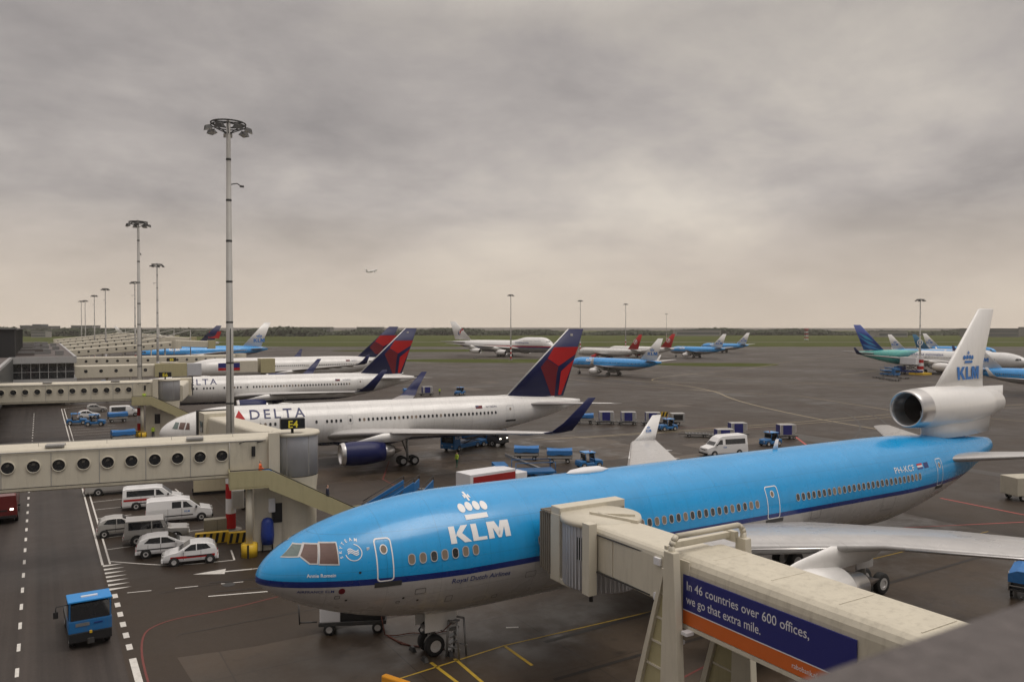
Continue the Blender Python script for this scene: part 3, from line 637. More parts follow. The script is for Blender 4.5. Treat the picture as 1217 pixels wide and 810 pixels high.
# ------------------------------------------------------------------ the blue trijet in front
def blue_trijet():
    t = thing('trijet_airliner', 'large blue three-engined airliner with white crown and letters, in the foreground', 'airliner', (8.0, 35.1, 0))
    B = Body(58.7, 3.01, 5.08, 4.98, 9.2, 42.5, 6.45, rend=.62, topdrop=0, npow=(1.75, .52), bpow=(2.0, .75), bl=1.12)
    f = B.mesh(LIV['klm'], 72)
    fu = f.build('fuselage', t)
    Wm = mat('klm_letter_white', (.78, .78, .78), .35, var=.03)
    sk = lambda x, z: B.skin(x, z, -1, .016)
    # cockpit windows
    def pane(name, P, m, fr=True, off=.02, side=-1):
        o = mapped(name, P, [tuple(range(len(P)))], lambda x, z: B.skin(x, z, side, off), m, t, .12)
        if fr:
            cx = sum(p[0] for p in P) / len(P); cz = sum(p[1] for p in P) / len(P)
            out = [(cx + (x - cx) * 1.05 + (.03 if x > cx else -.03), cz + (z - cz) * 1.05 + (.03 if z > cz else -.03)) for x, z in P]
            V, F = ringpoly(out, P); mapped('window_frame', V, F, lambda x, z: B.skin(x, z, side, .018), GREYW, o, .12)
        return o
    for side in (-1, 1):
        pane('side_window', [(2.29, 5.87), (3.03, 5.82), (3.08, 6.60), (2.47, 6.60)], RGLASS, side=side)
        pane('side_window', [(1.62, 6.17), (1.93, 5.90), (2.19, 5.89), (2.37, 6.56), (1.90, 6.55)], RGLASS, side=side)
        pane('windscreen', [(.95, 6.10), (1.52, 6.15), (1.80, 6.53), (1.50, 6.50)], GGLASS, side=side)
    # doors
    outline_door(B, t, 4.62, 5.38, 4.90, 6.70, Wm, .055)
    outline_door(B, t, 29.16, 30.24, 4.62, 6.52, Wm, .055)
    outline_door(B, t, 47.4, 48.25, 4.66, 6.58, Wm, .05)
    outline_door(B, t, 13.7, 14.8, 4.95, 6.9, Wm, .055)
    # windows
    windows(B, t, [6.20 + .53 * k for k in range(7)], 5.72, blinds=.4)
    windows(B, t, [13.03], 5.65)
    windows(B, t, [19.46 + .52 * k for k in range(18)], 5.63, blinds=.15)
    windows(B, t, [31.91 + .498 * k for k in range(27)], 5.65, blinds=.12)
    # lettering
    klm(t, 8.17, 6.12, .71, sk, Wm, slope=-.02, wd=4.5)
    crown(t, 9.8, 7.0, 1.5, sk, Wm)
    lettering('Royal Dutch Airlines', .23, 8.13, 4.33, sk, KDM, t, .012, 1.0, slope=-.03, shear=.15, wid=3.15)
    lettering('Annie Romein', .15, 1.75, 5.34, sk, Wm, t, .02, slope=-.03, wid=1.15, step=.1)
    lettering('AIRFRANCE KLM', .12, 1.4, 4.64, sk, KDM, t, .015, slope=-.03, wid=1.45, step=.1)
    lettering('PH-KCF', .40, 42.0, 6.1, sk, Wm, t, .0, slope=0., wid=2.4)
    e = ell(3.16, 4.63, .14, .14, 16); mapped('round_badge', e, [tuple(range(16))], sk, DRED, t, .1)
    # alliance roundel: open ring, flowing ribbons and curved wording
    V, F = ringpoly(ell(3.72, 6.22, .36, .33, 32), ell(3.72, 6.22, .325, .30, 32)); F = [q for i, q in enumerate(F) if not 6 < i < 17]
    ro = mapped('roundel_emblem', V, F, sk, Wm, t, .1)
    for k in range(3):
        V, F = [], []
        for i in range(9):
            u = i / 8; x = 3.48 + .46 * u; z = 6.27 - .07 * k + .07 * math.sin(u * 5.5 + .4) + .05 * u; V += [(x, z), (x, z + .04)]
        F = [(2 * i, 2 * i + 2, 2 * i + 3, 2 * i + 1) for i in range(8)]; mapped('ribbon_mark', V, F, sk, Wm, ro, .1)
    for i, ch in enumerate('SKYTEAM'):
        a = R(195 - i * 20); V, F = text_mesh(ch, .12, .02); cx, cz = 3.74 + .50 * math.cos(a), 6.20 + .45 * math.sin(a); b = a - math.pi / 2
        V = [(cx + (x - .04) * math.cos(b) - z * math.sin(b), cz + (x - .04) * math.sin(b) + z * math.cos(b)) for x, z in V]; mapped('curved_lettering', V, F, sk, Wm, ro, 0)
    # flags by the rear door
    for k, (cc) in enumerate(((.5, .02, .03), (.7, .7, .7), (.02, .05, .25))):
        mapped('flag_stripe', [(44.8, 6.36 - .12 * k), (45.5, 6.36 - .12 * k), (45.5, 6.48 - .12 * k), (44.8, 6.48 - .12 * k)], [(0, 1, 2, 3)], sk, mat('flag%d' % k, cc, .4), t, 0)
    mapped('blue_flag', [(45.7, 6.12), (46.3, 6.12), (46.3, 6.48), (45.7, 6.48)], [(0, 1, 2, 3)], sk, KDM, t, 0)
    # small fittings
    for (x, z, a, b) in ((2.9, 4.25, .22, .16), (6.4, 4.05, .5, .28), (8.0, 3.35, .34, .34), (12.2, 3.9, .6, .3), (5.6, 3.7, .18, .12), (16.4, 4.15, .9, .7), (33.2, 4.1, .9, .7), (40.5, 3.7, 1.4, 1.0), (10.6, 3.0, .3, .2)):
        V, F = ringpoly(rrect(x, z, x + a, z + b, .04), rrect(x + .022, z + .022, x + a - .022, z + b - .022, .03)); mapped('hatch_outline', V, F, lambda p, q: B.skin(p, q, -1, .008), DGREY, t, .15)
    for (x, z) in ((5.9, 3.95), (6.6, 3.72), (3.4, 4.15), (13.4, 5.3), (3.9, 5.4)):
        mapped('vent_port', ell(x, z, .06, .05, 10), [tuple(range(10))], lambda p, q: B.skin(p, q, -1, .012), BLACK, t, 0)
    for y in (-.72, .72):
        for x in (7.78, 9.12): MB().box((x, y, .11), (.22, .5, .22), DGREY, taper=.6).build('wheel_chock', t)
    q = MB(); q.lathe([(0, .01), (.35, .16), (1.2, .24), (2.2, .22), (2.9, .01)], SIGNW, 'x', (16.6, 0, 8.12), 16, sy=1.6); q.build('antenna_fairing', t)
    q = MB(); q.rings([foil((33.0, 0, 8.0), .55, .12, (0, 1, 0), 6), foil((33.35, 0, 8.75), .3, .12, (0, 1, 0), 6)], SIGNW); q.build('blade_antenna', t)
    q = MB(); q.box((4.35, -2.2, 6.3), (.12, .12, .16), SIGNW); q.build('door_sensor', t)
    # wing root fairing (belly)
    q = MB(); rg = []
    for k in range(15):
        u = k / 14; x = 18 + 22 * u; s = math.sin(math.pi * u) ** .6 if 0 < u < 1 else 0.02; hw = .6 + 2.75 * s; zb = 3.3 - 1.35 * s
        rg.append([(x, hw * math.cos(a), 3.35 + (3.35 - zb) * math.sin(a) * (1 if math.sin(a) < 0 else .7 * 1)) for a in [2 * math.pi * j / 32 for j in range(32)]])
    q.rings(rg, livery('belly_skin', [(0, KG)])); q.build('belly_fairing', t)
    # wings
    WS = livery('wing_skin', [(0, (.46, .45, .44))], rough=.3); DE = METAL
    for s in (-1, 1):
        up = (0, -.07 * s, 1)
        secs = [((17.6, 1.5 * s, 3.75), 14.5, .125, up), ((20.6, 3.2 * s, 4.05), 12.2, .115, up), ((29.3, 10.4 * s, 4.72), 6.5, .10, up), ((42.0, 25.1 * s, 4.7), 3.2, .09, up), ((42.2, 25.25 * s, 4.72), 3.05, .09, up)]
        wq = wing_mesh(secs, WS).build('wing', t)
        # slats along the leading edge in bare metal
        for a, b in (((22.3, 4.6, 4.2), (27.4, 8.9, 4.60)), ((30.0, 11.2, 4.72), (35.55, 17.65, 4.71)), ((35.65, 17.75, 4.71), (41.8, 24.85, 4.71))):
            def le(p, ch): return foil((p[0] - .07, p[1] * s, p[2] - .02), ch, .17, up, 10)
            MB().rings([le(a, .9), le(b, .6)], DE).build('slat', wq)
        # flap tracks
        for yy, xx, zz in ((6.2, 31.5, 4.1), (12.3, 33.8, 4.55), (16.5, 36.6, 4.5), (20.5, 39.4, 4.45)):
            MB().lathe([(0, .02), (.7, .22), (1.8, .28), (3.1, .14), (3.8, .02)], GREYW, 'x', (xx, yy * s, zz), 14).build('flap_track_fairing', wq)
        # winglets: tall upper fin, small lower one
        n = (0, -s, .25)
        wl = MB(); wl.rings([foil((42.2, 25.2 * s, 4.68), 3.0, .10, n), foil((43.4, 25.45 * s, 5.3), 2.2, .09, n), foil((45.3, 25.75 * s, 7.15), 1.15, .08, n)], WHITE); o = wl.build('winglet', wq)
        MB().rings([foil((42.4, 25.2 * s, 4.66), 1.6, .1, n), foil((44.4, 25.65 * s, 3.9), .5, .1, n)], WHITE).build('lower_winglet', wq)
        fnw = lambda x, z: Vector((x, 25.42 * s - s * .0 + (z - 5.3) * .16 * s - s * .13, z))
        if s > 0:
            klm(o, 44.15, 5.55, .26, fnw, mat('klm_letter_blue', (.02, .17, .52), .35, var=.03), name='airline_lettering'); crown(o, 44.5, 5.9, .42, fnw, MATS['klm_letter_blue'])
        # engine under the wing
        e = engine(t, (19.3, 9.0 * s, 2.4), 1.55, 8.3, WHITE)
        py = MB(); py.rings([foil((21.2, 8.9 * s, 3.5), 9.2, .035, (0, 1, 0)), foil((24.6, 8.8 * s, 4.3), 8.2, .035, (0, 1, 0)), foil((27.2, 8.8 * s, 4.68), 6.0, .06, (0, 1, 0))], WHITE); py.build('pylon', e)
        # horizontal stabiliser
        MB().rings([foil((48.9, 1.0 * s, 6.15), 7.6, .09, (0, 0, 1)), foil((50.0, 2.0 * s, 6.25), 7.0, .09, (0, 0, 1)), foil((57.0, 9.0 * s, 7.05), 2.3, .08, (0, 0, 1))], WS).build('horizontal_stabiliser', t)
    # centre engine in the tail
    e = MB(); pr = [(48.0, 1.36), (49.0, 1.50), (51.0, 1.57), (54, 1.60), (57.3, 1.32), (59.9, .92), (59.9, .80), (58.5, .8)]
    e.lathe(pr, WHITE, 'x', (0, 0, 9.95), 48)
    for i in range(0): pass
    eo = e.build('tail_engine', t)
    l = MB(); l.lathe([(49.1, 1.06), (48.0, 1.12), (47.7, 1.22), (47.6, 1.31), (47.75, 1.39), (48.2, 1.44), (49.0, 1.505)], METAL, 'x', (0, 0, 9.95), 48); l.build('inlet_lip', eo)
    l = MB(); l.lathe([(48.9, 1.08), (53, 1.0), (53, .01)], mat('inlet_duct', (.10, .085, .08), .4, .3), 'x', (0, 0, 9.95), 40); l.build('inlet_duct', eo)
    l = MB(); l.lathe([(59.0, .6), (60.6, .5), (60.6, .42), (59.8, .3), (61.2, .02)], DMETAL, 'x', (0, 0, 9.9), 24); l.build('exhaust_core', eo)
    # base that carries the engine, paint turns blue low down
    q = MB(); q.rings([foil((50.0, 0, 7.6), 9.2, .20, (0, 1, 0)), foil((50.0, 0, 8.7), 9.4, .20, (0, 1, 0)), foil((49.9, 0, 9.6), 9.6, .2, (0, 1, 0))], WHITE); q.build('engine_base', t)
    # fin
    fs = [((50.9, 0, 10.9), 7.3, .115, (0, 1, 0)), ((53.0, 0, 13.0), 5.15, .115, (0, 1, 0)), ((57.35, 0, 17.55), 2.35, .11, (0, 1, 0)), ((57.7, 0, 17.62), 1.9, .06, (0, 1, 0))]
    fo = wing_mesh(fs, WHITE).build('fin', t)
    MB().rings([foil((52.5, 0, 9.7), 8.8, .09, (0, 1, 0)), foil((52.5, 0, 11.25), 8.8, .09, (0, 1, 0))], WHITE).build('rudder', t)
    def fnf(x, z, side=-1):
        k = (z - 10.9) / 6.65; le = 50.9 + 6.45 * k; ch = 7.3 - 4.95 * k; u = min(.99, max(.02, (x - le) / ch)); y = 5 * .115 * ch * (.2969 * math.sqrt(u) - .126 * u - .3516 * u * u + .2843 * u ** 3 - .1015 * u ** 4)
        return Vector((x, side * (y + .015), z))
    LB = mat('klm_letter_blue', (.02, .17, .52), .35, var=.03)
    klm(fo, 53.85, 11.95, 1.02, fnf, LB, wd=3.3); crown(fo, 55.5, 13.25, 1.45, fnf, LB)
    # landing gear
    g = MB(); g.tube((8.45, 0, .6), (8.6, 0, 2.9), .19, GALV); g.box((8.2, 0, 1.35), (.35, .7, .16), MGREY); g.pipe([(8.2, .3, 1.5), (8.0, .45, 1.1), (8.2, .3, .7)], .04, BLACK, 6); g.tube((8.45, -.5, .52), (8.45, .5, .52), .09, GALV); g.tube((8.6, 0, 1.4), (10.2, 0, 2.7), .06, DGREY)
    g.tube((8.45, -.12, 1.1), (8.1, -.12, .75), .05, GALV); g.tube((8.3, 0, .8), (8.3, -.35, 1.5), .03, DGREY); g.tube((8.6, .1, 1.0), (8.9, -.2, 2.2), .03, BLACK); g.box((8.5, 0, 1.75), (.4, .5, .3), MGREY)
    ng = g.build('nose_gear', t)
    for y in (-.38, .38): wheel(ng, (8.45, y, .52), .52, .36)
    MB().box((8.7, -.60, 1.78), (1.7, .05, .95), WHITE).build('gear_door', ng); MB().box((8.7, .60, 1.78), (1.7, .05, .95), WHITE).build('gear_door', ng)
    for y in (-5.6, 0, 5.6):
        g = MB(); g.tube((34.6, y, .6), (34.3, y, 3.6), .2, GALV)
        n = 2 if y else 1; 
        if y: g.tube((33.8, y, .62), (35.4, y, .62), .14, GALV)
        g.tube((34.5, y, 1.8), (33.3, y * .8, 3.4), .09, GALV); mg = g.build('main_gear', t)
        for dx in ((-.8, .8) if y else (0,)):
            for dy in (-.6, .6): wheel(mg, (34.6 + dx, y + dy, .66), .66, .45)
        if y: MB().box((33.9, y + (.9 if y > 0 else -.9) * .0 + (1 if y > 0 else -1) * .55, 2.6), (1.6, .06, 1.6), GREYW).build('gear_door', mg)
    return t
KDM = mat('klm_dark_blue', (.01, .03, .16), .35, var=.03)
trijet = blue_trijet()
# ------------------------------------------------------------------ other airliners
def airliner(t, body, skin, wings, eng, finsec, finm, stab, gear, ngear, engm, wl=None, wlm=None, wingm=None, detail=True, fus_seg=40, fair=None, pylonz=None, nwheel=.45, mwheel=.55, bogie=2):
    """t: Empty. wings: sections for the +y side [(x, y, z, chord, thickness)]; eng: [(x, y, z, r, len)]"""
    f = body.mesh(skin, fus_seg).build('fuselage', t)
    wm = wingm or GREYW
    for s in (-1, 1):
        up = (0, -.08 * s, 1)
        w = wing_mesh([((x, y * s, z), c, th, up) for x, y, z, c, th in wings], wm).build('wing', t)
        if detail:
            (xa, ya, za, ca, _), (xb, yb, zb, cb, _) = wings[-2], wings[-1]
            MB().rings([foil((xa - .05, ya * s + .4 * s, za + .02), ca * .13, .22, up, 8), foil((xb - .05, yb * s - .3 * s, zb + .02), cb * .15, .22, up, 8)], WHITE).build('slat', w)
            for k in (.25, .5, .75):
                x = xa + ca * .72 + (xb + cb * .75 - xa - ca * .72) * k; y = ya + (yb - ya) * k; z = za + (zb - za) * k - .18
                MB().lathe([(0, .02), (.6, .18), (1.6, .22), (2.6, .1), (3.1, .02)], GREYW, 'x', (x - 1, y * s, z), 10).build('flap_track_fairing', w)
        if wl:
            n = (0, -s, .3)
            MB().rings([foil((x, y * s, z), c, .08, nn) for (x, y, z, c), nn in zip(wl, ((up), (0, -s * .6, .7), n, n))], wlm or WHITE).build('winglet', w)
        for (x, y, z, r, ln) in eng:
            e = engine(t, (x, y * s, z), r, ln, engm, core=True)
            wz = np.interp(y, [q[1] for q in wings], [q[2] for q in wings]); wx = np.interp(y, [q[1] for q in wings], [q[0] for q in wings])
            MB().rings([foil((x + ln * .12, y * s, z + r * .8), ln * 1.25, .06, (0, 1, 0), 8), foil((max(x + ln * .5, wx - .5), y * s, wz), ln * 1.1, .07, (0, 1, 0), 8)], engm if not detail else WHITE).build('pylon', e)
        MB().rings([foil((x, y * s, z), c, .085, (0, 0, 1), 8) for x, y, z, c in stab], wm).build('horizontal_stabiliser', t)
    fo = MB().rings([foil(p, c, .10, (0, 1, 0)) for p, c in finsec], finm).build('fin', t)
    if fair:
        x0, x1, zc, hw, hz = fair; rg = []
        for k in range(11):
            u = k / 10; s = math.sin(math.pi * u) ** .6 if 0 < u < 1 else .02
            rg.append([(x0 + (x1 - x0) * u, hw * s * math.cos(a), zc + hz * s * math.sin(a)) for a in [2 * math.pi * j / 24 for j in range(24)]])
        MB().rings(rg, skin).build('belly_fairing', t)
    x = ngear; g = MB(); g.tube((x, 0, nwheel), (x + .1, 0, body.at(x)[0] - body.at(x)[1] + .2), .1, GALV); ng = g.build('nose_gear', t)
    for y in (-.28, .28): wheel(ng, (x, y, nwheel), nwheel, .26)
    for (gx, gy) in gear:
        g = MB(); g.tube((gx, gy, mwheel), (gx - .1, gy, 3.2), .16, GALV); g.tube((gx - .1, gy, 1.4), (gx - .1, gy * .5, 3.0), .08, DGREY)
        if bogie > 1: g.tube((gx - .7, gy, mwheel), (gx + .7, gy, mwheel), .12, GALV)
        mg = g.build('main_gear', t)
        for dx in ((-.7, .7) if bogie > 1 else (0,)):
            for dy in (-.45, .45): wheel(mg, (gx + dx, gy + dy, mwheel), mwheel, .38)
    return fo
def finmap(secs, side=-1, th=.10):
    (p0, c0), (p1, c1) = secs[0], secs[-1]
    def fn(x, z):
        k = max(-.1, min(1, (z - p0[2]) / (p1[2] - p0[2]))); le = p0[0] + (p1[0] - p0[0]) * k; ch = c0 + (c1 - c0) * k; u = min(.97, max(.03, (x - le) / ch))
        y = 5 * th * ch * (.2969 * math.sqrt(u) - .126 * u - .3516 * u * u + .2843 * u ** 3 - .1015 * u ** 4)
        return Vector((x, side * (y + .03), z))
    return fn
# ---- white airliners with red and navy fins
NVF = (.012, .016, .07)
def red_navy(t, seed, letters=True, marks=True):
    B = Body(52.4, 2.52, 4.78, 4.55, 7.2, 36.0, 6.0, rend=.32, npow=(1.75, .52), bpow=(2.0, .6))
    skin = livery('white_navy_belly_skin', [(0, (.012, .016, .07)), (2.75, (.74, .73, .71))]) if 'wnb' not in MATS else MATS['wnb']; MATS['wnb'] = skin
    fs = [((41.2, 0, 6.85), 8.7), ((50.75, 0, 15.85), 2.3)]
    fo = airliner(t, B, skin, [(15.8, 1.0, 3.3, 10.5, .12), (18.2, 2.6, 3.75, 9.2, .12), (23.3, 8.2, 4.35, 6.1, .11), (34.3, 23.6, 5.5, 2.6, .10)],
        [(17.7, 7.9, 2.3, 1.28, 4.9)], fs, NAVY, [(43.2, .6, 6.0, 6.0), (51.6, 9.2, 6.5, 1.7)], [(26.4, -4.6), (26.4, 4.6)], 6.2, NAVY,
        wl=[(34.2, 23.4, 5.5, 2.6), (34.9, 24.2, 5.72, 2.35), (36.0, 24.65, 6.6, 1.75), (38.5, 25.2, 9.05, .9)], wlm=NAVY, fair=(17, 29, 3.0, 2.75, 1.25))
    # white leading edge strip of the fin
    MB().rings([foil((41.05, 0, 6.9), .62, .18, (0, 1, 0), 6), foil((50.6, 0, 15.87), .28, .18, (0, 1, 0), 6)], WHITE).build('leading_edge', fo)
    MB().rings([foil((38.5, 0, 7.2), 3.5, .05, (0, 1, 0), 6), foil((41.6, 0, 7.32), .8, .1, (0, 1, 0), 6)], WHITE).build('dorsal_fillet', fo)
    for side in (-1, 1):
        fm = finmap(fs, side)
        for P, m in (([(48.4, 13.4), (52.25, 13.42), (51.75, 12.40), (49.05, 10.87), (47.35, 11.9)], RED), ([(47.25, 11.8), (49.0, 10.80), (48.75, 9.81), (48.45, 6.9), (47.9, 6.9), (46.3, 10.75)], DRED),
                     ([(51.6, 11.75), (49.43, 10.15), (49.02, 7.0), (49.5, 7.0)], RED)):
            mapped('fin_panel', P, [tuple(range(len(P)))], fm, m, fo, .5)
        P = [(50.9, 14.9), (51.3, 14.9), (51.3, 15.2), (50.9, 15.2)]; mapped('fin_number', P, [(0, 1, 2, 3)], fm, GREYW, fo, 0)
    sk = lambda x, z: B.skin(x, z, -1, .016)
    LT = mat('lettering_navy', (.012, .016, .09), .4, var=.03)
    if letters:
        lettering('DELTA', .98, 9.0, 5.95, sk, LT, t, .018, 1.35, wid=6.1)
        V = [(7.4, 5.98), (8.6, 5.98), (8.0, 6.9)]; mapped('triangle_emblem', V, [(0, 1, 2)], sk, RED, t, .2)
    if marks:
        lettering('N176DN', .26, 37.5, 5.95, sk, LT, t, .0, wid=1.5)
        mapped('flag_panel', [(36.1, 5.9), (37.0, 5.9), (37.0, 6.25), (36.1, 6.25)], [(0, 1, 2, 3)], sk, DRED, t, 0); mapped('flag_canton', [(36.1, 6.08), (36.5, 6.08), (36.5, 6.27), (36.1, 6.27)], [(0, 1, 2, 3)], lambda x, z: B.skin(x, z, -1, .03), LT, t, 0)
    xs = [9.1 + .53 * k for k in range(6)] + [12.9 + .53 * k for k in range(4)] + [16.3] + [17.5 + .53 * k for k in range(4)] + [20.2] + [21.3 + .53 * k for k in range(34)]
    windows(B, t, xs, 5.32, .26, .38, .0, blinds=.12)
    Wd = mat('door_outline_grey', (.45, .45, .45), .5)
    outline_door(B, t, 40.4, 41.5, 4.3, 6.1, Wd, .05); outline_door(B, t, 5.4, 6.5, 4.2, 6.05, Wd, .05); outline_door(B, t, 19.9, 20.5, 4.9, 5.9, Wd, .04, sill=False, port=False)
    for side in (-1, 1):
        for P, m in (([(1.25, 5.25), (1.75, 5.2), (1.95, 5.85), (1.6, 5.9)], GGLASS), ([(1.85, 5.2), (2.35, 5.15), (2.6, 5.85), (2.05, 5.86)], RGLASS), ([(2.5, 5.15), (2.95, 5.12), (2.95, 5.8), (2.7, 5.83)], RGLASS)):
            mapped('cockpit_window', P, [tuple(range(4))], lambda x, z: B.skin(x, z, side, .02), m, t, .12)
    for P in ((1.6, 3.9), (2.2, 3.7), (2.0, 4.2)): mapped('probe', ell(P[0], P[1], .07, .07, 8), [tuple(range(8))], sk, BLACK, t, 0)
    MB().lathe([(0, .02), (.5, .13), (1.6, .02)], WHITE, 'x', (12.5, 0, 7.32), 10).build('antenna', t)
    return B
d1 = thing('twinjet_airliner', 'white twin-engined airliner with red and navy fin, nearest of its row behind the blue airliner', 'airliner', (10.9, 91.8, 0), R(-5.3), 'white airliners with red and navy fins')
red_navy(d1, 1)
d2 = thing('twinjet_airliner', 'white twin-engined airliner with navy winglets, second in the row of red finned aircraft', 'airliner', (12.0, 149.6, 0), R(-5.3), 'white airliners with red and navy fins')
red_navy(d2, 2)
# ---- third one: a longer wide-body beyond them
def widebody(t, skin, finm, engm, L=62.3, scale=1., detail=False, wl=True, wlm=None, fin_top=16.9):
    B = Body(L, 2.82, 4.95, 4.5, 8.2, L * .68, 6.2, rend=.4, npow=(1.75, .52), bpow=(2.0, .6))
    fs = [((L - 11.6, 0, 7.3), 8.6), ((L - 1.5, 0, fin_top), 3.0)]
    fo = airliner(t, B, skin, [(L * .29, 1., 3.4, 12, .12), (L * .335, 2.9, 3.8, 10.5, .12), (L * .44, 9.8, 4.6, 7.2, .11), (L * .62, 28.6, 6.6, 2.6, .10)],
        [(L * .32, 9.4, 2.5, 1.45, 5.6)], fs, finm, [(L - 9.6, .7, 6.1, 6.4), (L - .8, 9.7, 6.9, 2.0)], [(L * .515, -5.3), (L * .515, 5.3)], 6.7, engm,
        wl=[(L * .62, 28.5, 6.6, 2.6), (L * .63, 29.2, 6.85, 2.2), (L * .645, 29.6, 7.6, 1.5), (L * .665, 29.9, 9.0, .8)] if wl else None, wlm=wlm, detail=detail, fair=(L * .31, L * .56, 3.1, 3.1, 1.4), mwheel=.65)
    for P, m in (([(1.3, 5.3), (1.8, 5.25), (2.05, 5.9), (1.7, 5.95)], GLASS), ([(1.9, 5.25), (2.9, 5.2), (2.8, 5.85), (2.15, 5.92)], GLASS)):
        for side in (-1, 1): mapped('cockpit_window', P, [tuple(range(4))], lambda x, z: B.skin(x, z, side, .03), m, t, .12)
    return B, fs, fo
d3 = thing('widebody_airliner', 'long white wide-body airliner with red and navy fin, third in the row', 'airliner', (32.0, 219, 0), 0, 'white airliners with red and navy fins')
B, fs, fo = widebody(d3, MATS['wnb'], NAVY, NAVY, L=58.6, wlm=NAVY, detail=True, fin_top=16.2)
for side in (-1, 1):
    fm = finmap(fs, side)
    for P, m in (([(54.2, 13.6), (59.7, 13.6), (58.9, 12.1), (55.2, 10.4), (52.6, 11.8)], RED), ([(52.4, 11.7), (55.2, 10.3), (54.7, 8.0), (52.6, 8.2), (50.9, 10.1)], DRED), ([(58.6, 11.6), (56.0, 9.9), (55.6, 8.2), (57.4, 8.2)], RED)):
        mapped('fin_panel', P, [tuple(range(len(P)))], fm, m, fo, .6)
windows(B, d3, [16.5 + .53 * k for k in range(60) if k not in (10, 11, 30, 31)], 5.45, .26, .38, .0, blinds=.1)
mapped('flag_panel', [(43, 6.3), (44.2, 6.3), (44.2, 6.7), (43, 6.7)], [(0, 1, 2, 3)], lambda x, z: B.skin(x, z, -1, .02), DRED, d3, 0)
lettering('N805NW', .3, 44.6, 6.3, lambda x, z: B.skin(x, z, -1, .02), MATS['lettering_navy'], d3, 0., wid=1.8)
# ---- single-aisle twins
def narrow(t, skin, finm, L=38.0, wl=True, engm=None, wlm=None):
    B = Body(L, 1.98, 3.85, 3.3, 5.2, L * .66, 4.9, rend=.25, npow=(1.8, .52), bpow=(2.0, .6))
    fs = [((L - 8.4, 0, 5.6), 6.6), ((L - 1.2, 0, 12.5), 1.9)]
    fo = airliner(t, B, skin, [(L * .32, .6, 2.6, 8, .12), (L * .36, 2.0, 2.9, 6.6, .12), (L * .435, 6.2, 3.3, 4.3, .11), (L * .60, 16.4, 4.3, 1.6, .10)],
        [(L * .345, 4.9, 1.5, 1.02, 3.6)], fs, finm, [(L - 5.9, .5, 5.1, 4.3), (L - .3, 7.1, 5.7, 1.3)], [(L * .50, -2.9), (L * .50, 2.9)], 3.7, engm or WHITE,
        wl=[(L * .60, 16.3, 4.3, 1.6), (L * .61, 16.9, 4.45, 1.5), (L * .625, 17.2, 5.0, 1.1), (L * .655, 17.5, 6.6, .55)] if wl else None, wlm=wlm, detail=False, fair=(L * .33, L * .54, 2.5, 2.1, 1.0), mwheel=.55, bogie=1, fus_seg=28)
    for side in (-1, 1): mapped('cockpit_window', [(1.2, 4.0), (2.4, 3.95), (2.3, 4.55), (1.7, 4.6)], [(0, 1, 2, 3)], lambda x, z: B.skin(x, z, side, .03), GLASS, t, .2)
    for side in (-1, 1): windows(B, t, [5.2 + .5 * k for k in range(int((L - 12) / .5))], 4.25, .24, .34, 0, one=False, side=side)
    return B, fs, fo
SB = livery('pale_blue_narrow_skin', [(0, (.40, .39, .38)), (3.05, (.70, .70, .70)), (3.2, KD), (3.36, (.04, .33, .76))])
LBL = MATS['klm_letter_blue']; LWH = MATS['klm_letter_white']
def blue_narrow(label, loc, rz, group='pale blue single-aisle airliners', L=38.0, wl=True, name='single_aisle_airliner'):
    t = thing(name, label, 'airliner', loc, rz, group); B, fs, fo = narrow(t, SB, WHITE, L, wl, wlm=WHITE)
    for side in (-1, 1):
        fm = finmap(fs, side); fl = side > 0
        klm(fo, L - 5.0, 7.1, 1.05, fm, LBL, flip=fl, wd=3.4); crown(fo, L - 3.3, 8.4, 1.6, fm, LBL)
        sk = lambda x, z: B.skin(x, z, side, .03)
        klm(t, L * .22, 4.55, .7, sk, LWH, flip=fl, wd=4.2); crown(t, L * .22 + 1.4, 5.3, .9, sk, LWH)
    return t
def face(a):  # nose pointing along world direction (dx, dy): rotation of a body whose nose points to -x
    return math.atan2(-a[1], -a[0])
def place_tail(tail, dirn, L):  # loc of nose so that the tail end stands at 'tail'
    n = Vector((*dirn, 0)).normalized(); return (tail[0] + n.x * L, tail[1] + n.y * L, 0)
dv = (-.22, 1.0)
blue_narrow('pale blue airliner taxiing just right of the largest red and navy fin', place_tail((166.9, 186.5), dv, 38), face(dv))
dv = (-.25, 1.0)
blue_narrow('small pale blue airliner at the far apron edge, left one of the pair', place_tail((298.8, 286), dv, 33), face(dv), L=33, wl=False)
blue_narrow('small pale blue airliner at the far apron edge, right one of the pair', place_tail((372.2, 337), dv, 33), face(dv), L=33, wl=False)
blue_narrow('pale blue airliner at the right picture edge, just behind the tall white fin', place_tail((208.6, 114.2), (.03, -1), 38), face((.03, -1)))
# white ones with red fins
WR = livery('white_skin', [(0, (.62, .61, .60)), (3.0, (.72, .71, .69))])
def red_fin(label, tail, dv, L=42.0):
    t = thing('single_aisle_airliner', label, 'airliner', place_tail(tail, dv, L), face(dv), 'white airliners with red fins'); B, fs, fo = narrow(t, WR, RED, L, False, engm=RED)
    for side in (-1, 1):
        fm = finmap(fs, side); V, F = ringpoly(ell(L - 3.4, 9.2, 1.15, 1.15, 24), ell(L - 3.4, 9.2, .9, .9, 24)); mapped('fin_emblem', V, F, fm, WHITE, fo, 0)
        P = [(L - 4.2, 8.4), (L - 3.1, 8.9), (L - 2.2, 10.4), (L - 3.3, 9.7)]; mapped('fin_bird', P, [(0, 1, 2, 3)], fm, WHITE, fo, 0)
    return t
red_fin('white airliner with red fin right behind the taxiing pale blue one', (239.7, 281.7), (-.13, 1))
red_fin('white airliner with red fin, farther of the two and standing to the right', (277.1, 300.0), (-.25, 1))
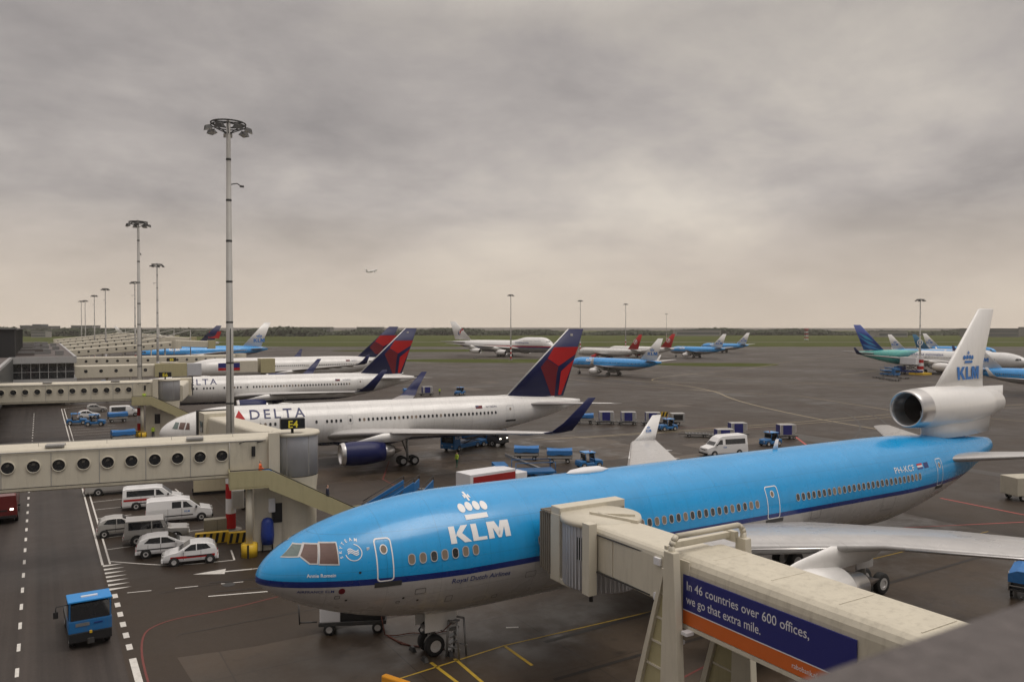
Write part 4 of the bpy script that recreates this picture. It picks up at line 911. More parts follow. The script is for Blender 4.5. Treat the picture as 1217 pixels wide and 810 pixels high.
# ---- four engined jumbo with a humped nose
JM = livery('jumbo_skin', [(0, (.33, .33, .34)), (4.85, (.03, .05, .25)), (5.35, (.55, .03, .04)), (5.95, (.76, .75, .74))])
dv = (.42, -.9)
t = thing('jumbo_jet', 'white four-engined jumbo jet with red and blue cheat line, parked across the grass strip', 'airliner', place_tail((203, 404), dv, 69), face(dv))
B = Body(68.5, 3.25, 5.6, 5.0, 8.5, 45, 7.6, rend=.4, npow=(1.6, .62), bpow=(2, .6), hump=(17, 27, 1.75, 6))
fs = [((55.2, 0, 9.0), 11.5), ((66.5, 0, 19.2), 3.8)]
fo = airliner(t, B, JM, [(17, 1.5, 4.2, 16, .12), (21.5, 3.2, 4.6, 14, .12), (32, 12.5, 5.6, 8.5, .11), (47, 29.6, 7.3, 3.6, .1)], [(23.5, 11.6, 2.6, 1.35, 5.6), (33.5, 21, 3.5, 1.3, 5.4)], fs, WHITE,
     [(57, .7, 7.3, 8.5), (66.5, 11, 8.2, 2.6)], [(32, -5.5), (32, 5.5), (34.8, -1.9), (34.8, 1.9)], 7.8, WHITE, detail=False, fair=(20, 42, 3.6, 3.4, 1.6), mwheel=.62)
for side in (-1, 1):
    fm = finmap(fs, side); o = mapped('fin_emblem', ell(63.0, 13.2, 1.2, 1.9, 20, .5), [tuple(range(20))], fm, MATS['klm_dark_blue'], fo, 0)
    mapped('fin_emblem_red', ell(62.1, 13.6, .9, 1.8, 16, .6), [tuple(range(16))], finmap(fs, side, .107), RED, fo, 0)
    mapped('fin_emblem_gap', ell(61.6, 13.2, .45, 1.5, 16, .6), [tuple(range(16))], finmap(fs, side, .114), WHITE, fo, 0)
    windows(B, t, [6 + .51 * k for k in range(100)], 6.15, .25, .36, 0, one=False, side=side); windows(B, t, [7.5 + .51 * k for k in range(22)], 8.6, .25, .36, 0, one=False, side=side)
lettering('malaysia', .95, 14.5, 7.3, lambda x, z: B.skin(x, z, 1, .03), MATS['klm_dark_blue'], t, .02, flip=True, shear=-.25, wid=9)
for side in (-1, 1): mapped('cockpit_window', [(2.6, 8.1), (4.2, 8.2), (4.2, 8.7), (3.1, 8.7)], [(0, 1, 2, 3)], lambda x, z: B.skin(x, z, side, .03), GLASS, t, .2)
# ---- wide-body with a blue sweeping fin and turquoise rear
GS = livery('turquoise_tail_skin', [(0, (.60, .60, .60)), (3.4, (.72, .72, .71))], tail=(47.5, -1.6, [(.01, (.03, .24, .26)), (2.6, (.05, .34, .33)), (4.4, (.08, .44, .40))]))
GF = mat('deep_blue_fin', (.012, .05, .30), .3, var=.1, coat=.3)
dv = (.0, -1)
t = thing('widebody_airliner', 'white wide-body airliner with deep blue fin and turquoise rear, facing right', 'airliner', place_tail((270.6, 191.5), dv, 62), face(dv))
B, fs, fo = widebody(t, GS, GF, WHITE, L=61.5, wlm=NAVY)
for side in (-1, 1):
    fm = finmap(fs, side)
    for k, (P, c) in enumerate((([(52.4, 8.6), (56.2, 9.6), (60.6, 12.3), (55.5, 10.4)], (.03, .25, .50)), ([(54.2, 10.6), (57.6, 11.6), (61.2, 14.2), (57, 12.5)], (.04, .35, .55)), ([(51.3, 7.6), (56, 7.9), (59.6, 9.6), (55.2, 9.0)], (.03, .18, .45)))):
        mapped('fin_feather', P, [(0, 1, 2, 3)], fm, mat('feather%d' % k, c, .35), fo, .6)
    windows(B, t, [9 + .53 * k for k in range(78)], 5.4, .26, .38, 0, one=False, side=side)
lettering('GARUDA INDONESIA', .75, 26.0, 6.0, lambda x, z: B.skin(x, z, 1, .03), MATS['klm_dark_blue'], t, .01, flip=True, wid=12)
mapped('cargo_door', [(9.5, 3.0), (14.0, 3.0), (14.0, 5.0), (9.5, 5.0)], [(0, 1, 2, 3)], lambda x, z: B.skin(x, z, 1, .03), BLACK, t, .4)
# ---- tails behind it
dv = (0, -1)
blue_narrow('pale blue airliner whose white lettered fin shows just right of the deep blue fin', place_tail((352, 231), dv, 38), face(dv))
t = thing('single_aisle_airliner', 'white and dark blue airliner with teal fin and round white badge beside the tall mast', 'airliner', place_tail((362.4, 225), dv, 38), face(dv))
RT = livery('retro_skin', [(0, (.6, .6, .6)), (3.5, (.03, .16, .34)), (4.3, (.72, .72, .72))]); TEAL = mat('teal_paint', (.015, .13, .24), .35)
B, fs, fo = narrow(t, RT, TEAL, 38)
for side in (-1, 1):
    V, F = ringpoly(ell(34.6, 8.6, 1.5, 1.5, 20), ell(34.6, 8.6, 1.05, 1.05, 20)); mapped('fin_badge', V, F, finmap(fs, side), WHITE, fo, 0); mapped('fin_badge_centre', ell(34.6, 8.6, .6, .6, 14), [tuple(range(14))], finmap(fs, side), WHITE, fo, 0)
blue_narrow('pale blue airliner behind the teal finned one, only its white fin top showing', place_tail((415.3, 251.9), dv, 38), face(dv))
# ---- far left wide-bodies
SBW = livery('pale_blue_wide_skin', [(0, (.40, .39, .38)), (4.1, (.70, .70, .70)), (4.3, KD), (4.55, (.04, .33, .76))])
def blue_wide(label, loc, rz, L=62.3):
    t = thing('widebody_airliner', label, 'airliner', loc, rz, 'pale blue wide-body airliners'); B, fs, fo = widebody(t, SBW, WHITE, WHITE, L=L, wl=False, fin_top=18.2)
    for side in (-1, 1):
        fm = finmap(fs, side); klm(fo, L - 6.6, 9.2, 1.6, fm, LBL, flip=side > 0, wd=3.2); crown(fo, L - 4.0, 11.2, 2.6, fm, LBL)
        klm(t, 12, 5.9, 1.0, lambda x, z: B.skin(x, z, side, .04), LWH, flip=side > 0, wd=4)
        windows(B, t, [8 + .53 * k for k in range(84)], 5.4, .26, .38, 0, one=False, side=side)
    return t
dv = (-1, -.1)
blue_wide('pale blue wide-body airliner parked behind the far jet bridges with tie rods', place_tail((90.5, 366), dv, 56), face(dv), L=55)
t = thing('widebody_airliner', 'far airliner with red and navy fin left of the pale blue wide-body', 'airliner', (36, 511, 0), R(-5), 'white airliners with red and navy fins')
B, fs, fo = widebody(t, MATS['wnb'], NAVY, NAVY, L=58.6, wl=False)
for side in (-1, 1):
    for P, m in (([(53, 13.4), (60, 13.4), (58.5, 9), (52.2, 9.5)], RED),): mapped('fin_panel', P, [(0, 1, 2, 3)], finmap(fs, side), m, fo, 0)
t = thing('widebody_airliner', 'distant white airliner on the taxiway above the tie rod jet bridges', 'airliner', (*cw(-400, 900), 0), R(-31 + 175))
widebody(t, WR, WHITE, WHITE, L=58, wl=False)
# ---- one climbing away in the sky
t = thing('climbing_airliner', 'small airliner climbing away in the cloudy sky', 'airliner', (*cw(-300, 1750), 150), 0)
B, fs, fo = narrow(t, WR, WHITE, 38, False); t.rotation_euler = (R(0), R(12), face((.75, .5))); t.scale = (1.15, 1.15, 1.15); t.location.z = 139
for c in kids(t):
    if c.name.startswith(('nose_gear', 'main_gear')):
        for k in kids(c):
            for q in kids(k): bpy.data.objects.remove(q)
            bpy.data.objects.remove(k)
        bpy.data.objects.remove(c)
# ------------------------------------------------------------------ pier building
t = thing('pier_building', 'grey pier building with glazed end front and dark flat roof at the left edge', 'building', (0, 185, 0))
mb = MB(); mb.prism([(-34, 0), (6, 0), (6, 150), (-34, 150)], 9.7, 10.0, ROOFD, 'xy')
for k in range(14): mb.box((-14 + (k % 2) * 3, 8 + k * 10, 10.35), (26, .5, .5), MGREY if k % 3 else ROOFD)
for k in range(9): mb.box((3.6 - (k % 3) * 2.2, 12 + k * 15, 10.5), (1.6, 2.6, 1.0), MGREY)
mb.build('roof', t)
mb = MB()
for (a, b) in (((-5.0, -.4), (6.2, -.4)), ((-5.0, -.4), (-5.6, -95)), ((6.2, -.4), (6.2, 150))):
    d = Vector((b[0] - a[0], b[1] - a[1], 0)); n = Vector((d.y, -d.x, 0)).normalized() * .25
    for z0, z1, k in ((8.75, 10.1, 1), (4.35, 5.6, 1.0)):
        P = [Vector((*a, z0)), Vector((*b, z0)), Vector((*b, z1)), Vector((*a, z1))]
        mb.add([p + n * k for p in P] + [p - n * k for p in P], [(0, 1, 2, 3), (7, 6, 5, 4), (0, 4, 5, 1), (3, 2, 6, 7), (0, 3, 7, 4), (1, 5, 6, 2)], FASC)
mb.build('fascia', t)
mb = MB(); mb.prism([(-4.6, .2), (5.9, .2), (5.9, 150), (-34, 150), (-34, -95), (-5.3, -95)], 4.4, 9.7, mat('interior_dark', (.05, .055, .055), .5), 'xy'); mb.build('wall', t)
mb = MB(); mb.prism([(-34, -95.4), (-5.4, -95.4), (-4.8, -.2), (-34, -.2)], 9.7, 10.0, ROOFD, 'xy'); mb.build('lower_roof', t)
for k in range(7):
    x0 = -4.7 + k * 1.53; wn = MB().box((x0 + .77, -.02, 7.2), (1.42, .12, 3.0), GLASS).build('window', t)
    fr = MB(); fr.box((x0, -.12, 7.2), (.10, .2, 3.1), FASC); fr.box((x0 + .77, -.11, 7.0), (1.43, .1, .09), FASC); fr.build('window_frame', wn)
for k in range(12):
    y = -4 - k * 7.5; MB().box((-5.0 - .006 * abs(y), y, 7.2), (.14, 6.8, 3.0), GLASS).build('window', t)
mb = MB()
for y in (-80, -60, -40, -20, 1): mb.box((-9.4, y, 2.2), (.7, .7, 4.4), CONC)
for y in (3, 25, 50, 75, 100, 125): mb.box((4.8, y, 2.2), (.8, .8, 4.4), CONC)
mb.build('column', t)
MB().box((-22, 60, 2.2), (24, 170, 4.4), mat('ground_floor_dark', (.04, .04, .042), .6, var=.3)).build('ground_floor', t)
t = thing('plant_block', 'black louvred plant block on the pier roof at the far left', 'building', (-4.3, 186, 10.0))
mb = MB(); mb.box((-13.5, 40, 2.75), (27, 80, 5.5), mat('louvre_black', (.018, .018, .02), .6, var=.3)); mb.build('wall', t)
for k in range(12):
    MB().box((.06, 3.5 + k * 6.6, 2.8), (.12, .35, 5.3), DGREY).build('louvre_frame', t)
MB().box((-13.5, 40, 5.6), (27.6, 80.6, .25), BLACK).build('parapet_cap', t)
# ------------------------------------------------------------------ jet bridges
def rtunnel(mb, a, b, wd, z0a, z1a, z0b, z1b, m, rad=.35, mroof=None):
    """tunnel with rounded top edges from a to b"""
    a = Vector((*a, 0)); b = Vector((*b, 0)); d = (b - a).normalized(); n = Vector((-d.y, d.x, 0)); rg = []
    for p, z0, z1 in ((a, z0a, z1a), (b, z0b, z1b)):
        pr = [(-wd / 2, z0 + .12), (-wd / 2 + .12, z0), (wd / 2 - .12, z0), (wd / 2, z0 + .12)]
        pr += [(wd / 2 - rad + rad * math.cos(R(q)), z1 - rad + rad * math.sin(R(q))) for q in (0, 22, 45, 67, 90)] + [(-wd / 2 + rad - rad * math.cos(R(q)), z1 - rad + rad * math.sin(R(q))) for q in (90, 67, 45, 22, 0)]
        rg.append([p + n * o + Vector((0, 0, z)) for o, z in pr])
    mb.rings(rg, m, smooth=False); return n, d
def porthole(t, p, n, d, r):
    """round window on a wall: outward normal n, wall direction d"""
    z = Vector((0, 0, 1)); mb = MB(); k = 24
    mb.add([p + n * .03 + (d * math.cos(q) + z * math.sin(q)) * r for q in [2 * math.pi * i / k for i in range(k)]], [tuple(range(k))], GLASS)
    w = mb.build('porthole', t, fix=False)
    rg = []
    for rr, o in ((r, .03), (r * 1.0, .09), (r * 1.12, .09), (r * 1.16, .0)): rg.append([p + n * o + (d * math.cos(q) + z * math.sin(q)) * rr for q in [2 * math.pi * i / k for i in range(k)]])
    q = MB(); q.rings(rg, CREAM, caps=False); q.build('window_ring', w)
    # lighter patch painted on the glass for daylight from the far side
    q = MB(); q.add([p + n * .034 + d * (r * .35 * sx) + z * (r * (.15 + .55 * sz)) for sx, sz in ((-1, 0), (.6, .25), (.8, .8), (-.4, .9))], [(0, 1, 2, 3)], mat('daylight_tone', (.09, .085, .075), .2)); q.build('painted_daylight', w, fix=False)
    return w
def bridge(label, col, sign, r0=-30, person=None):
    """fixed jet bridge like the nearest one at gate E4; col: foot of its stair column"""
    t = thing('jet_bridge', label, 'jet bridge', (col[0], col[1], 0), R(-9), 'cream jet bridges with round windows')
    # local frame: x along tunnel away from pier, y across
    mb = MB(); n, d = rtunnel(mb, (r0, .7), (2.0, .7), 2.7, 5.45, 8.3, 5.45, 8.3, CREAM, .4)
    tn = mb.build('tunnel', t)
    q = MB()
    for k in range(12): q.box((r0 + 1 + k * 2.8, -.66, 6.85), (.05, .02, 2.2), GALV)
    q.box(((r0 + 2) / 2, -.68, 5.62), (2 - r0, .06, .12), CREAMR); q.build('wall_joint', tn)
    for k in range(17):
        x = -1.75 - 1.43 * k
        porthole(tn, Vector((x, -.655, 7.1)), Vector((0, -1, 0)), Vector((1, 0, 0)), .37)
    q = MB(); q.pipe([(r0, -.7, 8.05), (1.2, -.7, 8.05)], .04, GALV, 6); q.pipe([(r0, -.72, 5.75), (-1.3, -.72, 5.75)], .03, BLACK, 6); q.pipe([(-1.25, -.7, 8.0), (-1.25, -.7, 5.9)], .03, GALV, 6); q.pipe([(.6, -.7, 7.9), (1.0, -.95, 8.0), (-.2, -.95, 8.05), (-.6, -.7, 7.9)], .03, BLACK, 6); q.build('conduit', tn)
    for xx in (-3.5, -12.0, -21): MB().box((xx, -.2, 8.36), (1.1, .8, .16), GALV).build('roof_unit', tn, bevel=.02)
    q = MB(); q.pipe([(r0, .0, 8.55), (1.5, .0, 8.55)], .02, GALV, 5)
    for xx in range(int(r0) + 1, 2, 4): q.tube((xx, 0, 8.28), (xx, 0, 8.55), .015, GALV, seg=5)
    q.build('roof_safety_line', tn)
    # pier end wall, rotunda
    q = MB(); q.lathe([(8.42, .01), (8.45, 1.5), (8.45, 1.72), (8.22, 1.78), (8.2, 1.7)], CREAM, 'z', (3.4, .6, 0), 40); q.build('rotunda_roof', t)
    q = MB(); q.lathe([(5.3, .1), (5.3, 1.62), (8.2, 1.62)], CORR, 'z', (3.4, .6, 0), 40)
    q.build('rotunda', t)
    for a in (R(-118), R(-62)): MB().box((3.4 + 1.625 * math.cos(a), .6 + 1.625 * math.sin(a), 6.8), (.03, .04, 2.85), GALV, a).build('rotunda_seam', t)
    MB().box((1.75, -.75, 6.85), (.75, .55, 3.4), CREAM).build('door_post', t)
    q = MB(); q.lathe([(0, 1.5), (4.2, 1.5), (5.25, 1.62)], CREAM, 'z', (3.4, .6, 0), 32); 
    q.build('rotunda_column', t)
    # equipment house below
    h = MB().box((2.2, .9, 2.6), (3.6, 2.6, 5.1), CREAM).build('stair_base', t)
    MB().box((2.0, -.42, 2.7), (.8, .06, 1.4), BLACK).build('opening', h); MB().box((3.5, -.42, 2.7), (.8, .06, 1.3), DGREY).build('opening', h)
    # door, platform and stairs
    MB().box((-.35, -.68, 6.95), (1.9, .04, 2.1), CREAMR).build('service_door', t)
    MB().box((.35, -.75, 7.3), (.25, .1, .7), BLACK).build('control_panel', t)
    pf = MB(); pf.box((.0, -1.35, 4.95), (2.6, 1.4, .14), OLIVE); pf.box((.0, -2.02, 5.55), (2.6, .06, 1.15), OLIVE); pf.box((-1.3, -1.35, 5.55), (.06, 1.4, 1.15), OLIVE)
    pf.build('platform', t)
    st = MB(); A = Vector((1.3, -2.02, 5.0)); Bq = Vector((7.2, -2.02, 1.9))
    for yy in (-2.02, -.95):
        P = [(1.3, yy, 4.75), (7.3, yy, 1.75), (8.6, yy, 1.75), (8.6, yy, 2.85), (7.3, yy, 2.85), (1.3, yy, 6.12)]; n_ = 6
        st.add([(x, y - .03, z) for x, y, z in P] + [(x, y + .03, z) for x, y, z in P], [(0, 1, 4, 5), (1, 2, 3, 4), (11, 10, 7, 6), (10, 9, 8, 7)] + [(i, (i + 1) % 6, (i + 1) % 6 + 6, i + 6) for i in range(6)], OLIVE)
    st.build('stair_balustrade', t)
    sp = MB()
    for k in range(18): sp.box((1.5 + k * .33, -1.48, 4.8 - k * .165), (.3, 1.0, .05), MGREY)
    sp.box((7.9, -1.48, 1.85), (1.4, 1.0, .06), MGREY); sp.build('stair_tread', t)
    rl = MB(); rl.pipe([(-1.3, -2.02, 6.2), (1.3, -2.02, 6.2), (7.3, -2.02, 2.95), (8.6, -2.02, 2.95)], .035, BLACK); rl.pipe([(7.6, -2.02, 2.95), (8.1, -2.02, 3.4), (8.6, -2.02, 2.95)], .02, BLACK); rl.build('handrail', t)
    c = MB(); c.tube((0, -1.3, .9), (0, -1.3, 4.9), .23, CREAM, seg=24); c.tube((0, -1.3, 0), (0, -1.3, .9), .55, YEL, seg=24); c.build('stair_column', t)
    for k in range(4):
        hz = MB(); a = k * 1.5; hz.box((.50 * math.cos(a), -1.3 + .50 * math.sin(a), .45), (.15, .12, .9), BLACK, a, rx=.0); hz.build('hazard_stripe', t)
    # gate sign
    sg = MB(); sg.box((3.05, -.6, 9.15), (1.7, .8, .74), SIGNK); so = sg.build('gate_sign', t, bevel=.02)
    MB().tube((3.05, -.6, 8.4), (3.05, -.6, 8.8), .1, BLACK).build('sign_post', so)
    V, F = text_mesh(sign, .52, .02); mx = max(v[0] for v in V)
    mapped('gate_lettering', V, F, lambda x, z: Vector((3.05 - mx / 2 + x, -1.01, 8.88 + z)), SIGNY, so, 0)
    return t
def Lp(t, x, y, z=0):
    a = t.rotation_euler.z; return (t.location.x + x * math.cos(a) - y * math.sin(a), t.location.y + x * math.sin(a) + y * math.cos(a), z)
def arm(t, a, b, z0a, z1a, z0b, z1b, wd=2.3, poster=False):
    """second, movable tunnel from the rotunda to the aircraft door, with its cab"""
    i = t.matrix_basis.inverted(); ia = i @ Vector((*a, 0)); ib = i @ Vector((*b, 0))
    mb = MB(); n, d = rtunnel(mb, (ia.x, ia.y), (ib.x, ib.y), wd, z0a, z1a, z0b, z1b, CREAM, .3); o = mb.build('movable_tunnel', t)
    m = (ia + ib) / 2; q = MB(); q.tube((m.x, m.y, .6), (m.x, m.y, z0a + .2), .22, GALV); q.box((m.x, m.y, .6), (2.4, .6, .5), DGREY, math.atan2(d.y, d.x) + 1.57); q.build('drive_column', t)
    wheel(t, (m.x - .9, m.y, .5), .5, .4, axis='y'); wheel(t, (m.x + .9, m.y, .5), .5, .4, axis='y')
    ang = math.atan2(d.y, d.x)
    c = MB(); c.box((ib.x + d.x * .9, ib.y + d.y * .9, (z0b + z1b) / 2 + .1), (2.4, 3.0, z1b - z0b + .5), CREAM, ang); cb = c.build('cab', t)
    p = ib + d * .9 - n * 1.53 * (1 if (n.y > 0) else -1); MB().box((p.x, p.y, (z0b + z1b) / 2 + .2), (1.2, .06, 1.1), GLASS, ang).build('cab_window', cb)
    h = MB()
    for k in range(5): h.box((ib.x + d.x * (2.2 + k * .14), ib.y + d.y * (2.2 + k * .14), (z0b + z1b) / 2 + .1), (.10, 3.2 + .1 * (k % 2), z1b - z0b + .6 + .1 * (k % 2)), DGREY, ang)
    h.build('folding_canopy', cb)
    return o
e4 = bridge('cream jet bridge in front with round windows, stairs and lit E4 sign', (12.7, 57.9), 'E4')
arm(e4, (16.9, 58.8), (15.6, 84.0), 5.3, 7.7, 4.5, 7.0)
e6 = bridge('second cream jet bridge with round windows and E6 sign, beyond the nearest one', (12.75, 125.6), 'E6')
arm(e6, (17.2, 126.5), (20.5, 142.5), 5.0, 7.4, 4.6, 7.1)
# further, plainer bridges
def far_bridge(label, y, x0, x1, zb, zt, rise=0., cab=None, stay=False, sign=None, nwin=12, wd=2.6):
    t = thing('jet_bridge', label, 'jet bridge', (x0, y, 0), R(-2), 'far cream jet bridges')
    L = x1 - x0; mb = MB(); rtunnel(mb, (0, 0), (L, 0), wd, zb, zt, zb + rise, zt + rise, CREAM, .3); tn = mb.build('tunnel', t)
    for k in range(nwin):
        u = (k + .7) / nwin; q = MB(); zc = (zb + zt) / 2 + .15 + rise * u; q.lathe([(-.04, .01), (-.04, .34), (0, .36)], GLASS, 'y', (L * u, -wd / 2, zc), 14, False); q.build('porthole', tn)
    for x in (L * .35, L * .93): MB().tube((x, 0, 0), (x, 0, zb + rise * x / L + .1), .25, CREAM).build('column', t)
    q = MB(); q.lathe([(zt + rise + .3, .01), (zt + rise + .3, 1.9), (zb + rise - .2, 1.9), (zb + rise - .2, .1)], CREAM, 'z', (L + 1.2, 0, 0), 24, False); q.build('rotunda', t)
    if cab:
        cm = MB(); cm.box((L + 1.4, -.3, (zb + zt) / 2 + rise), (6.5, 3.2, zt - zb + .1), OLIVE); cm.box((L + 6.2, -.3, (zb + zt) / 2 + rise), (3.0, 3.1, zt - zb - .1), CORR); cm.build('cab', t)
    if sign:
        so = MB().box((L + 1.6, -.6, zt + rise + .9), (1.9, .5, .8), SIGNK).build('gate_sign', t); V, F = text_mesh(sign, .55, .03); mx = max(v[0] for v in V)
        mapped('gate_lettering', V, F, lambda x, z: Vector((L + 1.6 - mx / 2 + x, -.87, zt + rise + .62 + z)), SIGNY, so, 0)
    if stay:
        q = MB(); xm = L + 6; q.tube((xm, 0, 0), (xm, 0, 15.2), .16, GALV); q.tube((xm, -.3, 15), (L * .62, -.3, zt + rise * .6), .14, GALV); q.tube((xm, .3, 15), (L * .62, .3, zt + rise * .6), .14, GALV); q.tube((xm, 0, 15), (xm + 5.5, 0, 15), .12, GALV); q.build('tie_rod', t)
        q = MB(); rtunnel(q, (L + 1, 0), (L + 13, 0), 2.3, zb + rise + .6, zt + rise + .5, zb + rise, zt + rise, CREAM, .3); q.box((L + 13, 0, zb + rise + 1.2), (2.5, 3, 3), OLIVE); q.build('movable_tunnel', t)
    return t
far_bridge('jet bridge joined to the glazed corner of the pier, with olive box cab', 190, 6.3, 23.5, 5.2, 7.95, 0, True, sign='E8', nwin=6)
far_bridge('long straight jet bridge right behind the one with the olive cab', 240, 6.3, 49, 5.5, 8.0, 0, nwin=17)
far_bridge('curved rising jet bridge with tie rod, nearest of the distant ones', 300, 6.4, 40, 6.0, 8.4, 2.6, stay=True, nwin=12)
far_bridge('rising jet bridge with tie rod, second of the distant ones', 340, 6.4, 40, 6.2, 8.6, 3.2, stay=True, nwin=12)
far_bridge('rising jet bridge with tie rod, third of the distant ones', 385, 6.4, 40, 6.4, 8.9, 3.2, stay=True, nwin=12)
far_bridge('rising jet bridge with tie rod, fourth of the distant ones', 440, 6.4, 38, 6.6, 9.1, 3.2, stay=True, nwin=10)
far_bridge('rising jet bridge with tie rod, farthest of all', 500, 6.4, 36, 6.8, 9.3, 3, stay=True, nwin=10)
# poster bridge hung beside the third airliner
t = thing('jet_bridge', 'short jet bridge arm with a small blue and red poster beside the third airliner', 'jet bridge', (44, 206, 0), 0, 'far cream jet bridges')
MB().box((0, 0, 6.1), (7, 2.8, 2.8), CREAM).build('cab', t); MB().box((6, 0, 6.2), (3.6, 3.6, 3.6), OLIVE).build('rotunda', t); MB().tube((5, 0, 0), (5, 0, 5), .3, GALV).build('column', t)
MB().box((-3.5, -1.45, 6.5), (5.2, .08, 1.2), SIGNB).build('poster', t); MB().box((-3.5, -1.46, 5.55), (5.2, .08, .65), RED).build('poster_stripe', t)
# ---- pier bridges on the right hand pier
for k, (r, d) in enumerate(((228, 330), (236, 300), (250, 352), (262, 375), (300, 400))):
    x, y = cw(r, d); t = thing('jet_bridge', ['white jet bridge left of the others at the right hand pier', 'nearest white jet bridge at the right hand pier', 'middle white jet bridge at the right hand pier', 'second farthest white jet bridge at the right hand pier', 'farthest white jet bridge at the right hand pier'][k], 'jet bridge', (x, y, 0), R(-8), 'white jet bridges of the right hand pier')
    q = MB(); rtunnel(q, (0, 0), (44, 0), 2.6, 5.2, 7.9, 5.6, 8.3, WHITE, .3); q.build('tunnel', t); q = MB(); q.box((1, 0, 6.4), (3.2, 3.4, 3.2), GREYW); q.build('cab', t); q = MB(); q.tube((8, 0, 0), (8, 0, 5.3), .3, GALV); q.tube((30, 0, 0), (30, 0, 5.3), .3, GALV); q.build('column', t)
# ------------------------------------------------------------------ the poster bridge at the blue airliner
def poster_bridge():
    t = thing('jet_bridge', 'jet bridge with blue and orange poster and tall lifting frame, docked at the blue airliner', 'jet bridge', (21.75, 21.9, 0))
    # local x = world x - 21.75, local y = world y - 21.9 ; outer tunnel runs to -y
    mb = MB(); rtunnel(mb, (-.1, -.1), (-.1, -24), 2.8, 5.05, 7.7, 5.0, 7.65, CREAMR, .5); ot = mb.build('outer_tunnel', t)
    q = MB()
    for k in range(9): q.box((-.1, -1.5 - k * 2.6, 7.70), (1.7, .04, .012), CREAM)
    q.box((-1.12, -12, 7.56), (.05, 23.6, .05), GALV, rx=.0); q.box((.9, -12, 7.6), (.05, 23.6, .06), GALV); q.box((-1.53, -12, 5.15), (.1, 23.6, .14), CREAM); q.build('roof_joint', ot)
    MB().box((-1.515, -.5, 6.4), (.06, .7, 2.3), CREAM).build('end_collar', ot)
    po = MB(); po.box((-1.545, -4.15, 6.42), (.05, 7.15, 1.28), SIGNB); po = po.build('poster', ot)
    MB().box((-1.545, -4.15, 5.505), (.05, 7.15, .51), ORANGE).build('poster_stripe', po); MB().box((-1.55, -4.15, 5.771), (.05, 7.15, .035), SIGNW).build('poster_line', po)
    fn = lambda x, z: Vector((-1.576, -.75 - x, z))
    lettering('In 46 countries over 600 offices,', .33, 0, 6.53, fn, SIGNW, po, .004, wid=5.35, step=0); lettering('we go that extra mile.', .33, 0, 6.03, fn, SIGNW, po, .004, wid=3.45, step=0)
    lettering('rabobank.nl', .17, 4.7, 5.43, fn, SIGNW, po, .004, wid=.95, step=0)
    # inner tunnel
    mb = MB(); rtunnel(mb, (.15, 5.6), (.0, -.6), 2.35, 5.42, 7.42, 5.35, 7.5, CREAM, .35); it = mb.build('inner_tunnel', t)
    q = MB(); q.box((-1.08, 2.7, 7.12), (.06, 5.6, .05), DGREY, R(1)); q.box((-1.1, 2.7, 5.52), (.07, 5.6, .06), DGREY, R(1))
    for k in range(5): q.box((-1.075, .3 + k * 1.3, 6.3), (.04, .03, 1.55), CREAMR)
    q.build('wall_joint', it)
    for z in (7.0, 5.6): MB().box((-1.16, 1.25, z), (.16, .35, .28), SIGNW).build('bracket', it)
    MB().box((-1.12, .4, 6.3), (.06, 1.2, 1.9), CREAMR).build('wall_panel', it)
    # drum and cab
    q = MB(); q.lathe([(7.45, .01), (7.45, 1.85), (7.22, 1.9), (7.2, 1.8)], CREAM, 'z', (.45, 7.0, 0), 44); dr = q.build('rotunda_roof', t)
    q = MB(); q.box((.5, 6.1, 7.5), (.14, 2.6, .12), CREAM, R(18)); q.box((.9, 6.4, 7.5), (.14, 1.7, .12), CREAM, R(50)); q.build('roof_beam', dr)
    q = MB(); q.lathe([(4.35, .1), (4.35, 1.75), (7.2, 1.75)], CORR, 'z', (.45, 7.0, 0), 44); dm = q.build('rotunda', t)
    q = MB()
    for k in range(54):
        a = 2 * math.pi * k / 54; q.box((.45 + 1.76 * math.cos(a), 7.0 + 1.76 * math.sin(a), 5.8), (.03, .07, 2.8), CORR, a)
    q.build('rotunda_rib', dm)
    q = MB(); a0 = R(205)
    rg = []
    for z in (5.75, 6.75): rg.append([(.45 + 1.80 * math.cos(R(a)), 7 + 1.80 * math.sin(R(a)), z) for a in range(196, 236, 4)])
    n = len(rg[0]); q.add(rg[0] + rg[1], [(i, i + 1, n + i + 1, n + i) for i in range(n - 1)], GLASS); wn = q.build('curved_window', dm, fix=False)
    q = MB()
    for a in range(196, 236, 4): q.box((.45 + 1.83 * math.cos(R(a)), 7 + 1.83 * math.sin(R(a)), 6.25), (.03, .04, 1.02), CORR, R(a))
    q.build('window_slat', wn)
    MB().box((-1.35, 5.45, 6.05), (.42, .5, 3.1), CREAM).build('corner_post', dm)
    MB().tube((-1.3, 5.4, 4.2), (-1.3, 5.4, 4.6), .09, BLACK).build('caster', dm)
    cb = MB(); cb.box((1.05, 8.75, 7.35), (3.9, .75, .55), CREAM); cb.box((-.75, 8.75, 5.7), (.35, .75, 3.2), CREAM); cb.box((2.8, 8.75, 5.7), (.35, .75, 3.2), CREAM); cb.box((1.05, 8.4, 4.2), (3.9, 1.6, .25), CREAM); cb = cb.build('cab', t, bevel=.03)
    q = MB()
    for k in range(6):
        y = 9.18 + k * .13; o = .04 * (k % 2); x0 = -.84 - k * .06
        q.box((x0 + k * .03, y, 5.75 + k * .02), (.10, .12, 2.9 + o - k * .04), mat('canopy_fabric', (.20, .175, .14), .8, var=.2)); q.box((3.0, y, 5.75), (.10, .12, 2.9 + o), mat('canopy_fabric', (.20, .175, .14), .8, var=.2)); q.box((1.0, y, 7.25 + o), (4.0, .12, .08), mat('canopy_fabric', (.20, .175, .14), .8, var=.2))
    q.build('folding_canopy', cb)
